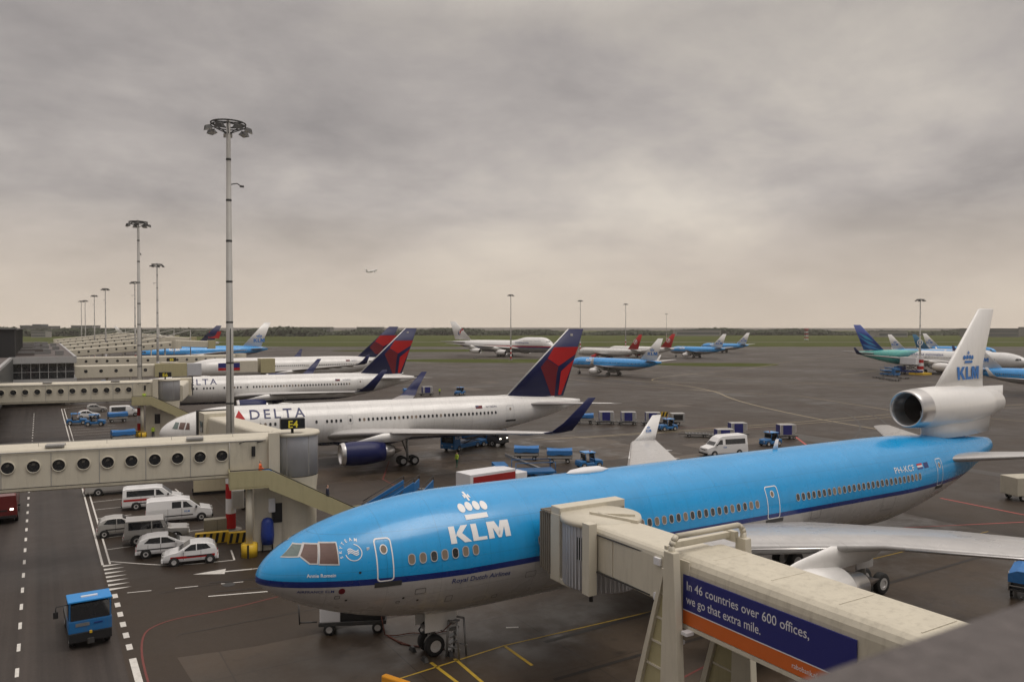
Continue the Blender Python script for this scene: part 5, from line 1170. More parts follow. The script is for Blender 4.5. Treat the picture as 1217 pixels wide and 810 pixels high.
    # lifting frame: two legs and a top bar
    for sx, nm in ((-1.95, 0), (1.78, 1)):
        lg = MB(); 
        P0 = [(-.25, 8.0), (.25, 8.0), (.62, 0.1), (-.1, 0.1)]
        y0 = -.35
        lg.add([(sx + dx, y0 + a, z) for dx in (-.17, .17) for a, z in ((-.28, 7.9), (.22, 7.9), (.5, .1), (-.75, .1))], [(0, 1, 2, 3), (7, 6, 5, 4), (0, 4, 5, 1), (1, 5, 6, 2), (2, 6, 7, 3), (3, 7, 4, 0)], CREAM)
        lo = lg.build('frame_leg', t, bevel=.03)
        b = MB(); b.add([(sx + dx, y0 + a, z) for dx in (-.14, .10) for a, z in ((.2, 7.2), (.36, 7.2), (2.55, .1), (2.25, .1))], [(0, 1, 2, 3), (7, 6, 5, 4), (0, 4, 5, 1), (1, 5, 6, 2), (2, 6, 7, 3), (3, 7, 4, 0)], CREAM); b.build('leg_brace', lo)
        r = MB()
        for k in range(7):
            z = 6.2 - k * .95; u = (7.2 - z) / 7.1; ya = y0 + .22 + .28 * u * 1.0; yb = y0 + .36 + 2.05 * u
            r.box((sx, (ya + yb) / 2, z), (.08, yb - ya, .07), CREAM)
        r.build('leg_rung', lo)
        r = MB(); r.add([(sx + .02, y0 + a, z) for a, z in ((.22, 7.2), (.36, 7.2), (2.35, .2), (.5, .2))], [(0, 1, 2, 3)], OLIVE); r.build('leg_web', lo, fix=False)
        MB().box((sx, .4, .15), (.7, 3.6, .3), DGREY).build('foot_beam', lo)
        for yy in (-.7, 1.6): wheel(lo, (sx, yy, .32), .32, .3, axis='x')
    tb = MB(); tb.pipe([(-1.95, -.38, 7.7), (-1.95, -.38, 8.1), (-1.88, -.38, 8.26), (-1.7, -.38, 8.42), (1.53, -.38, 8.42), (1.71, -.38, 8.26), (1.78, -.38, 8.1), (1.78, -.38, 7.7)], .12, CREAM, 4); tb.build('frame_top_bar', t)
    q = MB(); q.box((.1, .15, 7.95), (3.1, .22, .2), CREAM); q.box((.1, .5, 7.75), (3.1, .14, .14), CREAM); q.box((1.6, .1, 7.9), (.2, .6, .4), CREAM); q.build('lifting_beam', t)
    q = MB(); q.box((-1.75, -1.0, 5.05), (.35, .3, .12), SIGNW); q.box((-1.75, -.6, 4.6), (.25, .3, .12), SIGNW); q.build('cable_bracket', t)
    return t
poster_bridge()
# ------------------------------------------------------------------ parapet of the viewing terrace
t = thing('terrace_parapet', 'dark parapet of the viewing terrace, close by and out of focus, bottom right corner', 'parapet', (0, 0, 0))
PAR = mat('parapet_dark', (.095, .083, .080), .75, var=.55, scale=38, bump=.4)
MB().box((6, .285, 15.762), (22, .38, .10), PAR).build('coping', t, bevel=.012)
MB().box((6, .285, 15.21), (22, .26, .998), PAR).build('wall', t)
t = thing('terminal_building', 'terminal block carrying the viewing terrace, right below the camera', 'building', (6, -10, 0))
MB().box((0, 0, 7.2), (34, 20.8, 14.4), FASC).build('wall', t); MB().box((0, 0, 14.55), (34.4, 21.2, .3), ROOFD).build('roof', t)
# ------------------------------------------------------------------ floodlight masts
def mast(h=31.6):
    t = thing('floodlight_mast', 'tallest floodlight mast with a ring of lamps, rising beside the E4 jet bridge', 'mast', (12.45, 62.6, 0), 0, 'floodlight masts')
    p = MB(); p.tube((0, 0, .6), (0, 0, h * .5), .34, GALV, .26, 20); p.tube((0, 0, h * .5), (0, 0, h + .3), .26, GALV, .15, 20); p = p.build('pole', t)
    q = MB()
    for k in range(9): z = 4 + k * 3.1; r = .35 - .0058 * z; q.lathe([(z, r), (z + .08, r + .02), (z + .16, r)], DGREY, 'z', (0, 0, 0), 16)
    q.box((0, -.33, 9), (.05, .06, 14), DGREY); q.build('pole_band', p)
    for z0, z1, m in ((0, .6, CONC),): MB().lathe([(z0, .8), (z1, .8), (z1, .01)], m, 'z', (0, 0, 0), 24, False).build('footing', t)
    for k in range(6):
        z = .7 + k * 1.15; MB().lathe([(z, .372), (z + 1.14, .366)], RED if k % 2 == 0 else SIGNW, 'z', (0, 0, 0), 24).build('warning_band', p)
    r = MB(); rr = 1.26
    pts = [(rr * math.cos(a), rr * math.sin(a), h) for a in [2 * math.pi * k / 32 for k in range(33)]]; r.pipe(pts, .06, DGREY, 6)
    pts = [(rr * math.cos(a), rr * math.sin(a), h - .18) for a in [2 * math.pi * k / 32 for k in range(33)]]; r.pipe(pts, .05, DGREY, 6)
    for k in range(6):
        a = k * math.pi / 3 + .3; r.tube((0, 0, h + .1), (rr * math.cos(a), rr * math.sin(a), h), .05, DGREY, seg=6); r.tube((0, 0, h - .8), (rr * math.cos(a), rr * math.sin(a), h - .18), .04, DGREY, seg=6)
    r.build('lamp_ring', t)
    for k in range(7):
        a = k * 2 * math.pi / 7 + .5; c = Vector(((rr + .25) * math.cos(a), (rr + .25) * math.sin(a), h - .48)); M = Matrix.Translation(c) @ Matrix.Rotation(a, 4, 'Z') @ Matrix.Rotation(R(18), 4, 'Y')
        q = MB(); P = [(-.27, -.33, -.14), (.27, -.33, -.14), (.27, .33, -.14), (-.27, .33, -.14), (-.16, -.2, .16), (.16, -.2, .16), (.16, .2, .16), (-.16, .2, .16)]
        q.add([M @ Vector(p) for p in P], [(4, 5, 6, 7), (0, 1, 5, 4), (1, 2, 6, 5), (2, 3, 7, 6), (3, 0, 4, 7)], DGREY)
        q.add([M @ Vector(p) for p in P[:4]], [(3, 2, 1, 0)], LAMPG); q.tube(c, (rr * math.cos(a), rr * math.sin(a), h - .3), .04, DGREY, seg=6); q.build('floodlight', t)
    q = MB(); q.pipe([(.15, 0, h - 4.6), (.6, -.1, h - 4.5), (.9, -.1, h - 4.7)], .04, DGREY, 6); q.box((.95, -.1, h - 4.7), (.3, .14, .14), DGREY); q.build('camera_arm', t)
    return t
m0 = mast()
MASTS = [(12.6, 128, 0, 'second floodlight mast along the pier, beside the E6 jet bridge'), (25.0, 211.8, 0, 'third floodlight mast from the left foreground, pale and set apart to the right'), (28.2, 299, 0, 'floodlight mast half hidden behind the second tallest mast'),
  (22.9, 358, 0, 'floodlight mast right of the thin pair at the far left'), (23.1, 437, 0, 'thin floodlight mast next to the far left pair'), (22.9, 524, 0, 'right mast of the thin far left pair'), (21.4, 535, 0, 'left mast of the thin far left pair'),
  (195, 325, 0, 'thin mast standing on the grass strip behind the jumbo jet'), (272, 374, 0, 'thin mast above the largest red and navy fin'), (338, 413, 0, 'thin mast above the first red finned white airliner'), (640, 706, 0, 'faint farthest thin mast above the far wood'),
  (254.8, 155.9, -6.2, 'mast with striped foot beside the deep blue finned airliner')]
for x, y, z, lb in MASTS: dup(m0, (x, y, z), x * .1, lb)
# ------------------------------------------------------------------ vehicles
def carshell(mb, st, w, m, sill=.28, taper=.28, um=None):
    """st: (x, belt height, top height, width factor) from nose to tail"""
    rg = []
    for x, zb, zt, wf in st:
        h = w / 2 * wf; tp = taper * max(0, zt - zb) / .5 * .28
        half = [(h * .93, sill), (h * .99, sill + .16), (h, (sill + zb) / 2 + .06), (h * .985, zb), (h - tp - .02, max(zb + .01, zt - .06)), (h - tp - .13, zt)]
        rg.append([(x, -y, z) for y, z in half] + [(x, y, z) for y, z in half[::-1]])
    mb.rings(rg, m, smooth=False); return mb
def vehicle(name, label, cat, loc, rz, st, w, paint, wheels, wr, side_win, wscreen=None, rear=None, stripe=None, taper=.28, group=None, sill=.28, lights=True, lit=False, extra=None, bevel=.03):
    """local frame: nose at x=0 pointing to -x"""
    t = thing(name, label, cat, loc, rz, group)
    b = carshell(MB(), st, w, paint, sill, taper).build('body', t, bevel=bevel)
    X = [s[0] for s in st]
    def sd(x, z, side, off=.012):
        zb, zt, wf = (np.interp(x, X, [s[i] for s in st]) for i in (1, 2, 3)); h = w / 2 * wf; tp = taper * max(0, zt - zb) / .5 * .28
        u = max(0., min(1., (z - zb) / max(.05, zt - .06 - zb))); y = h * .985 - (tp - h * .015 + .02) * u if z > zb else h
        return Vector((x, side * (y + off), z))
    for P in side_win:
        for side in (-1, 1):
            mapped('side_window', P, [tuple(range(len(P)))], lambda x, z: sd(x, z, side), GLASS, t, .3)
    def endpanel(nm, x0, z0, x1, z1, m, k=.86, n=.0):
        a0 = sd(x0, z0, 1, 0).y * k; a1 = sd(x1, z1, 1, 0).y * k; d = Vector((z0 - z1, 0, x1 - x0)).normalized() * .02
        if (x0 < X[-1] / 2) != (d.x < 0): d = -d
        MB().quad((x0 + d.x, -a0, z0 + d.z), (x0 + d.x, a0, z0 + d.z), (x1 + d.x, a1, z1 + d.z), (x1 + d.x, -a1, z1 + d.z), m).build(nm, t, fix=False)
    if wscreen: endpanel('windscreen', *wscreen, GLASS)
    if rear: endpanel('rear_window', *rear, GLASS)
    if stripe:
        sm, z0, z1, x0, x1 = stripe
        for side in (-1, 1): mapped('side_stripe', [(x0, z0), (x1, z0), (x1, z1), (x0, z1)], [(0, 1, 2, 3)], lambda x, z: sd(x, z, side, .008), sm, t, .3)
    for x in wheels:
        for side in (-1, 1):
            y = side * (w / 2 - .1)
            ar = MB(); ar.lathe([(-.11, .01), (-.11, wr * 1.16), (.115, wr * 1.16), (.115, .01)], BLACK, 'y', (x, y, wr), 20, False); ar.build('wheel_arch', t)
            wheel(t, (x, y + side * .03, wr), wr, .2)
    if lights:
        hm = HEADL if lit else LAMPG; zf = np.interp(.12, X, [s[1] for s in st]) - .1
        for side in (-1, 1):
            MB().box((X[0] + .03, side * w * .36 * st[0][3], zf), (.10, .3, .14), hm, side * -.3).build('headlight', t)
            MB().box((X[-1] - .0, side * w * .42 * st[-1][3], st[-1][1] - .12), (.08, .16, .34), TAILL).build('tail_light', t)
        MB().box((X[0] - .005, 0, zf - .08), (.04, w * .4, .12), BLACK).build('grille', t)
        for nm, xx in (('front_bumper', X[0] - .02), ('rear_bumper', X[-1] + .02)): MB().box((xx, 0, sill + .12), (.12, w * .92, .2), BLACK if w > 1.8 else paint).build(nm, t)
        for side in (-1, 1):
            q = MB(); xm = wscreen[0] + .3 if wscreen else .9; q.box((xm, side * (w / 2 + .09), st[len(st) // 2][1] + .08), (.12, .2, .16), BLACK if w > 1.8 else paint); q.build('wing_mirror', t)
    if extra: extra(t, sd)
    return t
HATCH = [(0, .55, .56, .78), (.12, .72, .73, .9), (.45, .84, .86, .97), (.95, .93, .96, 1), (1.75, .95, 1.43, 1), (2.3, .96, 1.47, 1), (2.9, .98, 1.42, .99), (3.28, 1.0, 1.25, .95), (3.42, .92, .95, .9), (3.46, .6, .62, .86)]
HW = [[(1.25, .98), (1.80, 1.36), (2.10, 1.39), (2.10, .98)], [(2.16, .98), (2.16, 1.40), (2.75, 1.36), (3.05, 1.05)]]
HAT2 = [(x * 1.17, a, b, c) for x, a, b, c in HATCH]; HW2 = [[(x * 1.17, z) for x, z in P] for P in HW]
VAN = [(0, .7, .72, .84), (.12, .95, .97, .93), (.9, 1.12, 1.15, .99), (1.75, 1.18, 1.86, 1), (2.2, 1.18, 1.93, 1), (4.7, 1.18, 1.93, 1), (5.0, 1.15, 1.85, .98), (5.08, .8, .82, .95)]
def door_lines(xs, z0, z1):
    def f(t, sd):
        for x in xs:
            for side in (-1, 1): mapped('door_joint', [(x, z0), (x + .02, z0), (x + .02, z1), (x, z1)], [(0, 1, 2, 3)], lambda a, z: sd(a, z, side, .006), DGREY, t, .3)
        for side in (-1, 1): mapped('side_moulding', [(1.5, .58), (xs[-1] + .7, .58), (xs[-1] + .7, .66), (1.5, .66)], [(0, 1, 2, 3)], lambda a, z: sd(a, z, side, .012), BLACK, t, .3)
    return f
CG = 'cars and vans in the marked bays beside the service road'
RX = R(180)    # nose to +x
vehicle('small_car', 'small white hatchback with a red side stripe, nearest of the parked cars', 'car', (7.0, 57.6, 0), R(-9), HATCH, 1.63, CARW, (.72, 2.98), .29, HW, (1.02, .98, 1.72, 1.41), (3.36, 1.0, 3.2, 1.3), (RED, .50, .66, .5, 3.3), group=CG, extra=door_lines((1.3, 2.4), .4, .95))
vehicle('hatchback', 'white hatchback parked facing right, between the striped hatchback and the boxy off-roader', 'car', (9.7, 60.1, 0), RX + R(-7), HAT2, 1.72, CARW, (.85, 3.45), .31, HW2, (1.2, .98, 2.0, 1.41), (3.93, 1.0, 3.75, 1.3), group=CG, extra=door_lines((1.5, 2.5, 3.3), .45, .95))
SUV = [(0, .85, .87, .88), (.1, 1.0, 1.02, .94), (1.2, 1.08, 1.12, .97), (1.45, 1.12, 1.2, 1), (1.75, 1.15, 1.86, 1), (4.3, 1.15, 1.90, 1), (4.38, 1.1, 1.15, .98), (4.42, .7, .72, .97)]
vehicle('off_road_car', 'boxy silver off-roader with tall windows, between the silver and white hatchbacks', 'car', (9.6, 63.9, 0), RX + R(-7), SUV, 1.75, CARS, (.9, 3.55), .38, [[(1.75, 1.2), (1.95, 1.74), (2.5, 1.74), (2.5, 1.2)], [(2.6, 1.2), (2.6, 1.74), (4.1, 1.76), (4.1, 1.2)]], (1.42, 1.16, 1.7, 1.78), (4.4, 1.2, 4.36, 1.78), group=CG, taper=.12, sill=.42, extra=door_lines((1.7, 2.55), .5, 1.15))
vehicle('hatchback', 'small silver hatchback at the road end, half hidden behind the boxy off-roader', 'car', (7.1, 67.7, 0), RX + R(-4), HATCH, 1.62, CARS, (.72, 2.98), .29, HW, (1.02, .98, 1.72, 1.41), (3.36, 1.0, 3.2, 1.3), group=CG, extra=door_lines((1.3, 2.2), .4, .95))
vehicle('panel_van', 'white panel van with small blue door mark, facing right in front of the striped minibus', 'van', (12.35, 69.9, 0), RX + R(-7), VAN, 1.9, CARW, (.85, 3.9), .33, [[(1.5, 1.24), (2.0, 1.70), (2.25, 1.72), (2.25, 1.24)], [(2.4, 1.24), (2.4, 1.74), (3.1, 1.74), (3.1, 1.24)]], (.95, 1.2, 1.72, 1.82), (5.05, 1.25, 5.0, 1.75), group=CG,
        extra=lambda t, sd: (door_lines((2.35, 3.4), .45, 1.2)(t, sd), [lettering('KLM', .16, 1.75, .86, lambda x, z: sd(x, z, 1, .012), MATS['klm_letter_blue'], t, .02, flip=True, step=.1)]))
vehicle('minibus', 'white minibus with a red side stripe, parked behind the white panel van', 'van', (11.0, 76.4, 0), RX + R(-7), [(x * .97, a, b, c) for x, a, b, c in VAN], 1.9, CARW, (.85, 3.8), .34, [[(1.5, 1.22), (1.95, 1.68), (2.2, 1.70), (2.2, 1.22)], [(2.35, 1.22), (2.35, 1.72), (4.55, 1.72), (4.55, 1.22)]], (.92, 1.2, 1.68, 1.82), (4.9, 1.25, 4.86, 1.75), (RED, .82, 1.0, .5, 4.8), group=CG, extra=door_lines((2.3, 3.4), .45, 1.2))
vehicle('panel_van', 'silver van mostly hidden under the nearest jet bridge tunnel', 'van', (8.6, 84.8, 0), RX + R(-5), VAN, 1.85, CARS, (.85, 3.9), .33, [[(1.5, 1.24), (2.0, 1.70), (2.25, 1.72), (2.25, 1.24)]], (.95, 1.2, 1.72, 1.82), None, group=CG)
# sprinter type van on the apron
SPR = [(0, .8, .82, .86), (.12, 1.05, 1.07, .94), (.95, 1.3, 1.34, .99), (1.75, 1.4, 2.30, 1), (2.3, 1.4, 2.55, 1), (5.5, 1.4, 2.62, 1), (5.85, 1.38, 2.5, .98), (5.92, .8, .82, .96)]
vehicle('minibus', 'tall white minibus with dark windows standing behind the blue airliner', 'van', (70.8, 71.3, 0), R(-12), SPR, 2.0, CARW, (1.0, 4.6), .36, [[(1.35, 1.48), (1.85, 2.05), (2.2, 2.08), (2.2, 1.48)], [(2.6, 1.48), (2.6, 2.12), (5.5, 2.12), (5.5, 1.48)]], (1.0, 1.4, 1.72, 2.2), (5.9, 1.5, 5.85, 2.2),
        extra=lambda t, sd: lettering('KLM', .18, 2.25, 1.05, lambda x, z: sd(x, z, -1, .012), MATS['klm_letter_blue'], t, .02, step=.1))
# blue cab on the road seen from behind and above
def road_truck():
    t = thing('airport_truck', 'blue open-backed airport truck with a mirror arm, driving on the service road', 'truck', (2.05, 44.6, 0), R(90 + 2))
    c = MB(); c.box((.65, 0, 1.12), (1.3, 1.95, .62), EQBLUE); c.box((.70, 0, 2.38), (1.4, 1.98, .10), BLUE)
    for x, y in ((.08, -.9), (.08, .9), (1.3, -.9), (1.3, .9)): c.box((x, y, 1.9), (.09, .09, .95), EQBLUE)
    cb = c.build('cab', t, bevel=.03)
    MB().box((.015, 0, 1.86), (.02, 1.74, .8), GLASS).build('windscreen', cb); MB().box((1.33, 0, 1.86), (.02, 1.74, .7), GLASS).build('rear_window', cb)
    for y in (-.965, .965): MB().box((.68, y, 1.86), (1.1, .02, .75), GLASS).build('side_window', cb)
    MB().box((.55, 0, 2.46), (.16, .75, .06), SIGNW).build('roof_lamp', cb)
    MB().box((-.01, .35, 1.22), (.02, .62, .16), MGREY).build('number_panel', cb); MB().box((-.012, -.35, 1.22), (.02, .4, .06), KDM).build('lettering_bar', cb)
    q = MB(); q.box((.6, 0, .62), (1.5, 1.9, .42), BLACK); q.box((2.9, 0, .72), (3.4, 1.9, .25), BLACK); q.box((-.12, 0, .42), (.25, .3, .25), DGREY); q.build('chassis', t)
    MB().box((3.0, 0, .9), (3.1, 1.9, .12), DGREY).build('load_bed', t)
    MB().box((-.16, 0, .85), (.08, .12, .12), YEL).build('tow_hook', t)
    for x in (.6, 3.7):
        for y in (-.8, .8): wheel(t, (x, y, .38), .38, .26)
    q = MB(); q.pipe([(.1, .95, 2.3), (-.12, 1.5, 2.35), (-.12, 1.52, 2.1)], .025, BLACK, 6); q.box((-.12, 1.52, 1.95), (.1, .22, .32), BLACK); q.build('wing_mirror', t)
    dr = MB(); dr.lathe([(.95, .02), (1.0, .2), (1.5, .22), (1.6, .12), (1.62, .01)], CLOTH, 'z', (.8, .4, 0), 12); dr.lathe([(1.6, .01), (1.66, .1), (1.8, .11), (1.88, .01)], SKIN, 'z', (.78, .4, 0), 12); tag(dr.build('person'), 'driver in dark clothing sitting in the blue truck cab on the road', 'person'); d = bpy.data.objects['person']; d.location = t.location; d.rotation_euler = t.rotation_euler
    return t
road_truck()
# red vehicle with lit lamp at the left edge
t = vehicle('fuel_truck', 'dark red truck with lit headlight at the left picture edge', 'truck', (-2.9, 76.0, 0), R(90), [(0, 1.1, 1.12, .95), (.06, 1.3, 2.3, .99), (.5, 1.35, 2.75, 1), (2.0, 1.35, 2.8, 1), (2.1, 1.35, 2.3, 1), (7.5, 1.35, 2.3, 1), (7.55, 1.0, 1.1, 1)], 2.4, mat('truck_red', (.11, .010, .010), .35, coat=.3), (1.3, 4.9, 6.2), .5, [[(.5, 1.6), (.6, 2.4), (1.5, 2.4), (1.5, 1.6)]], (.08, 1.45, .42, 2.5), None, lit=True, taper=.1, sill=.5)
# ---- airport tractors
def tug(label, loc, rz, lit=False):
    t = thing('baggage_tractor', label, 'tractor', loc, rz, 'blue baggage tractors')
    b = MB(); b.rings([[(x, -w_, .32), (x, -w_, z), (x, -w_ + .12, z + .06), (x, w_ - .12, z + .06), (x, w_, z), (x, w_, .32)] for x, w_, z in ((0, .55, .72), (.12, .66, .86), (1.05, .72, .96), (1.12, .72, .62), (2.1, .72, .6), (2.2, .72, .85), (2.9, .72, .85), (3.0, .65, .6))], EQBLUE, False); b.build('body', t, bevel=.03)
    c = MB()
    for x, y in ((1.1, -.64), (1.1, .64), (2.2, -.64), (2.2, .64)): c.tube((x, y, .8), (x + .06, y, 1.78), .035, EQBLUE, seg=6)
    c.box((1.68, 0, 1.82), (1.4, 1.42, .08), BLUE); c.build('cab_frame', t)
    MB().box((1.1, 0, 1.38), (.03, 1.22, .6), GLASS).build('windscreen', t); MB().box((2.24, 0, 1.38), (.03, 1.2, .5), GLASS).build('rear_window', t)
    q = MB(); q.box((1.85, 0, .75), (.5, .9, .14), BLACK); q.box((2.1, 0, 1.05), (.1, .9, .5), BLACK); q.build('seat', t)
    for x in (.55, 2.45):
        for y in (-.66, .66): wheel(t, (x, y, .34), .34, .22)
    for y in (-.45, .45): MB().box((-.01, y, .68), (.06, .16, .14), HEADL if lit else LAMPG).build('headlight', t)
    MB().box((1.4, 0, 1.92), (.12, .12, .12), ORANGE).build('beacon', t)
    return t
tg = tug('blue baggage tractor facing right, just above the front antenna hump of the blue airliner', (55.3, 72.0, 0), R(170))
def dup_tug(loc, rz, lb): return dup(tg, loc, rz, lb)
dup_tug((82.2, 92.3, 0), R(-10), 'blue baggage tractor alone beside the white winglet tip of the blue airliner')
dup_tug((83.5, 73.2, 0), R(-5), 'blue baggage tractor in front of the container dollies beside the tall minibus')
dup_tug((9.1, 144.4, 0), R(165), 'blue tractor parked nearest the road under the E6 bridge tunnel')
dup_tug((6.6, 148.0, 0), R(175), 'blue tractor behind another one, next to the road beyond the E6 tunnel')
dup_tug((3.0, 47.0, 0), R(90), 'blue tractor at the left picture edge on the service road').location = (-3.1, 47.2, 0)
dup_tug((50.5, 93.0, 0), R(10), 'dark blue tractor with lamps under the wing of the nearest white airliner')
dup_tug((16.2, 235.0, 0), R(150), 'small blue tractor far up the stands behind the E6 tunnel')
dup_tug((84.0, 165.0, 0), R(30), 'blue tractor in the equipment cluster behind the second white airliner')
# ---- carts, dollies, containers
def cart(label, loc, rz, tarp=True, frame=True):
    t = thing('baggage_cart', label, 'cart', loc, rz, 'covered baggage carts'); L = 2.9
    b = MB(); b.box((0, 0, .55), (L, 1.5, .1), DGREY); b.box((-1.9, 0, .4), (.9, .08, .06), DGREY); b.build('deck', t)
    f = MB()
    for x in (-L / 2, L / 2):
        for y in (-.72, .72): f.tube((x, y, .55), (x, y, 1.65), .03, GALV, seg=6)
        for z in (.8, 1.1): f.box((x, 0, z), (.03, 1.44, .05), GALV)
    for y in (-.73, .73): f.box((0, y, .72), (L, .03, .25), GALV)
    f.build('frame', t)
    c = MB(); c.rings([[(x, -.76, .92 + d), (x, -.76, 1.5), (x, -.3, 1.72 - s), (x, .3, 1.72 - s), (x, .76, 1.5), (x, .76, .92 + d)] for x, s, d in ((-1.5, .0, .1), (-.8, .06, 0), (0, .1, .12), (.8, .05, .02), (1.5, 0, .1))], TARP, False); c.build('tarpaulin', t)
    for x in (-.95, .95):
        for y in (-.62, .62): wheel(t, (x, y, .25), .25, .14)
    return t
ct = cart('baggage cart with sagging blue cover, left one of the pair above the blue airliner', (50.6, 80.6, 0), R(-35))
dup(ct, (52.9, 76.9, 0), R(-32), 'baggage cart with blue cover, right one of the pair above the blue airliner')
dup(ct, (9.9, 122.6, 0), R(5), 'baggage cart with blue cover beside the hazard striped foot under the E6 bridge')
dup(ct, (11.2, 148.6, 0), R(5), 'baggage cart with blue cover right of the two blue tractors under the E6 bridge')
dup(ct, (50.8, 24.3, 0), R(20), 'baggage cart with blue cover cut by the right picture edge')
dup(ct, (78.0, 106.0, 0), R(-35), 'long blue covered cart at the left end of the container train')
dup(ct, (74.5, 170.5, 0), R(-10), 'blue covered cart in the equipment cluster behind the second white airliner')
ULDW = mat('container_silver', (.45, .45, .44), .4, .5, var=.15, dirt=.3)
def dolly(label, loc, rz, load=None):
    t = thing('container_dolly', label, 'dolly', loc, rz, 'container dollies'); b = MB()
    b.box((0, 0, .42), (3.3, 1.7, .12), DGREY); b.box((-2.1, 0, .36), (1.1, .1, .08), DGREY)
    for k in range(7): b.box((-1.5 + k * .5, 0, .5), (.08, 1.6, .06), MGREY)
    b.build('deck', t)
    for x in (-1.1, 1.1):
        for y in (-.7, .7): wheel(t, (x, y, .22), .22, .14)
    if load:
        u = thing('freight_container', load, 'container', loc, rz, 'aluminium freight containers'); c = MB()
        c.prism([(-1.0, .56), (.75, .56), (1.35, 1.05), (1.35, 2.1), (-1.0, 2.1)], -.74, .74, ULDW); c.build('shell', u)
        d = MB(); d.box((.1, -.76, 1.35), (1.3, .03, 1.35), SIGNB); d.box((-1.015, 0, 1.35), (.03, 1.25, 1.35), SIGNB); d.build('door_curtain', u)
        f = MB()
        for x in (-.98, 1.33): f.box((x, -.765, 1.55), (.06, .03, 1.1), SIGNW)
        f.box((.15, -.765, 2.07), (2.4, .03, .06), SIGNW); f.build('frame', u)
    return t
dl = dolly('container dolly carrying a container, left one of the group beside the tall minibus', (80.5, 77.4, 0), R(-25), 'silver container with blue curtain, left one of the group beside the tall minibus')
def dupd(loc, rz, lb): return dup(dl, loc, rz, lb)
uld = [o for o in bpy.data.objects if o.name == 'freight_container'][0]
def dupu(loc, rz, lb): return dup(uld, loc, rz, lb)
for loc, rz, a, b in (((87.5, 81.5, 0), -25, 'container dolly behind the tractor, middle one of the group beside the tall minibus', 'silver container with blue curtain, middle and highest one beside the tall minibus'),
        ((92.0, 76.5, 0), -25, 'container dolly at the right end of the group beside the tall minibus', 'silver container with blue curtain at the right end of the group'),
        ((80.4, 103.5, 0), -32, 'container dolly after the blue covered cart in the container train', 'silver container with blue curtain next to the long blue cart'),
        ((83.2, 101.2, 0), -32, 'middle container dolly in the container train', 'silver container in the middle of the container train'),
        ((86.2, 98.6, 0), -32, 'container dolly left of the striped barrier in the train', 'silver container with blue curtain left of the striped barrier'),
        ((77.9, 168.5, 0), -10, 'container dolly in the cluster behind the second white airliner', 'dark blue curtained container in the cluster behind the second white airliner')):
    dupd(loc, R(rz), a); dupu(loc, R(rz), b)
for loc, rz, a in (((82.6, 84.6, 0), -40, 'empty flat dolly behind the tall minibus, left one'), ((84.6, 81.9, 0), -40, 'empty flat dolly behind the tall minibus, right one'), ((88.6, 97, 0), -30, 'empty dolly under the striped barrier of the train'),
        ((89.9, 141, 0), 10, 'empty dolly far off left of the container train'), ((246, 162, 0), 80, 'empty dolly beside the blue loader at the deep blue finned airliner'), ((226, 152, 0), 85, 'empty dolly leftmost on the apron before the deep blue finned airliner'),
        ((222, 147, 0), 85, 'second empty dolly before the deep blue finned airliner'), ((219, 142, 0), 85, 'third empty dolly before the deep blue finned airliner'), ((230, 146, 0), 95, 'empty dolly between the loader and the striped mast foot'), ((190, 352, 0), 60, 'empty dolly on the apron below the jumbo jet'), ((104, 232, 0), 20, 'lone empty dolly at the edge of the grass strip')):
    dupd(loc, R(rz), a)
# striped barrier board at the container train
t = thing('barrier_board', 'yellow and black striped barrier board at the right end of the container train', 'barrier', (88.4, 99.6, 0), R(-32))
q = MB(); q.box((0, 0, 1.55), (3.4, .1, .75), YEL); q.build('board', t); q = MB()
for k in range(6): q.add([(-1.5 + k * .55, -.056, 1.18), (-1.22 + k * .55, -.056, 1.18), (-1.0 + k * .55, -.056, 1.92), (-1.28 + k * .55, -.056, 1.92)], [(0, 1, 2, 3)], BLACK)
q.build('stripe', t, fix=False); q = MB(); q.tube((-1.5, 0, 0), (-1.5, 0, 1.2), .05, DGREY); q.tube((1.5, 0, 0), (1.5, 0, 1.2), .05, DGREY); q.build('post', t)
t = thing('equipment_box', 'pale open box trailer behind the white winglet', 'trailer', (89.6, 96.2, 0), R(-30)); q = MB(); q.box((0, 0, 1.3), (2.2, 1.6, 1.4), ULDW); q.build('box', t, bevel=.04); MB().box((0, -.81, 1.35), (1.5, .03, .9), BLACK).build('opening', t)
for y in (-.6, .6): wheel(t, (0, y, .3), .3, .2)
# ---- stairs and belt loaders behind the blue airliner
def stair(label, loc, rz, h=3.6, L=6.5):
    t = thing('passenger_stairs', label, 'stairs', loc, rz, 'blue mobile stairs and loaders'); b = MB()
    for y in (-.7, .7): b.prism([(0, .5), (.5, .5), (L, h), (L, h + 1.0), (0, 1.5)], y - .04, y + .04, EQBLUE)
    b.build('side_panel', t); s = MB()
    for k in range(14): s.box((.4 + k * L / 15, 0, .5 + k * h / 15.5), (.32, 1.34, .05), MGREY)
    s.build('tread', t); r = MB()
    for y in (-.7, .7): r.pipe([(0, y, 1.85), (L, y, h + 1.35), (L, y, h + .9)], .035, BLACK, 6)
    r.build('handrail', t); c = MB(); c.box((3.0, 0, .5), (5.5, 1.5, .4), EQBLUE); c.tube((5.8, -.5, .6), (5.8, -.5, h - .2), .08, GALV); c.tube((5.8, .5, .6), (5.8, .5, h - .2), .08, GALV); c.build('chassis', t)
    for x in (1., 5.):
        for y in (-.7, .7): wheel(t, (x, y, .35), .35, .22)
    return t
st = stair('blue mobile stairs with black rails, left pair member behind the blue airliner', (22.8, 60.6, 0), R(15), 2.0, 4.2)
dup(st, (25.0, 59.2, 0), R(35), 'blue mobile stairs seen from the side, right pair member behind the blue airliner')
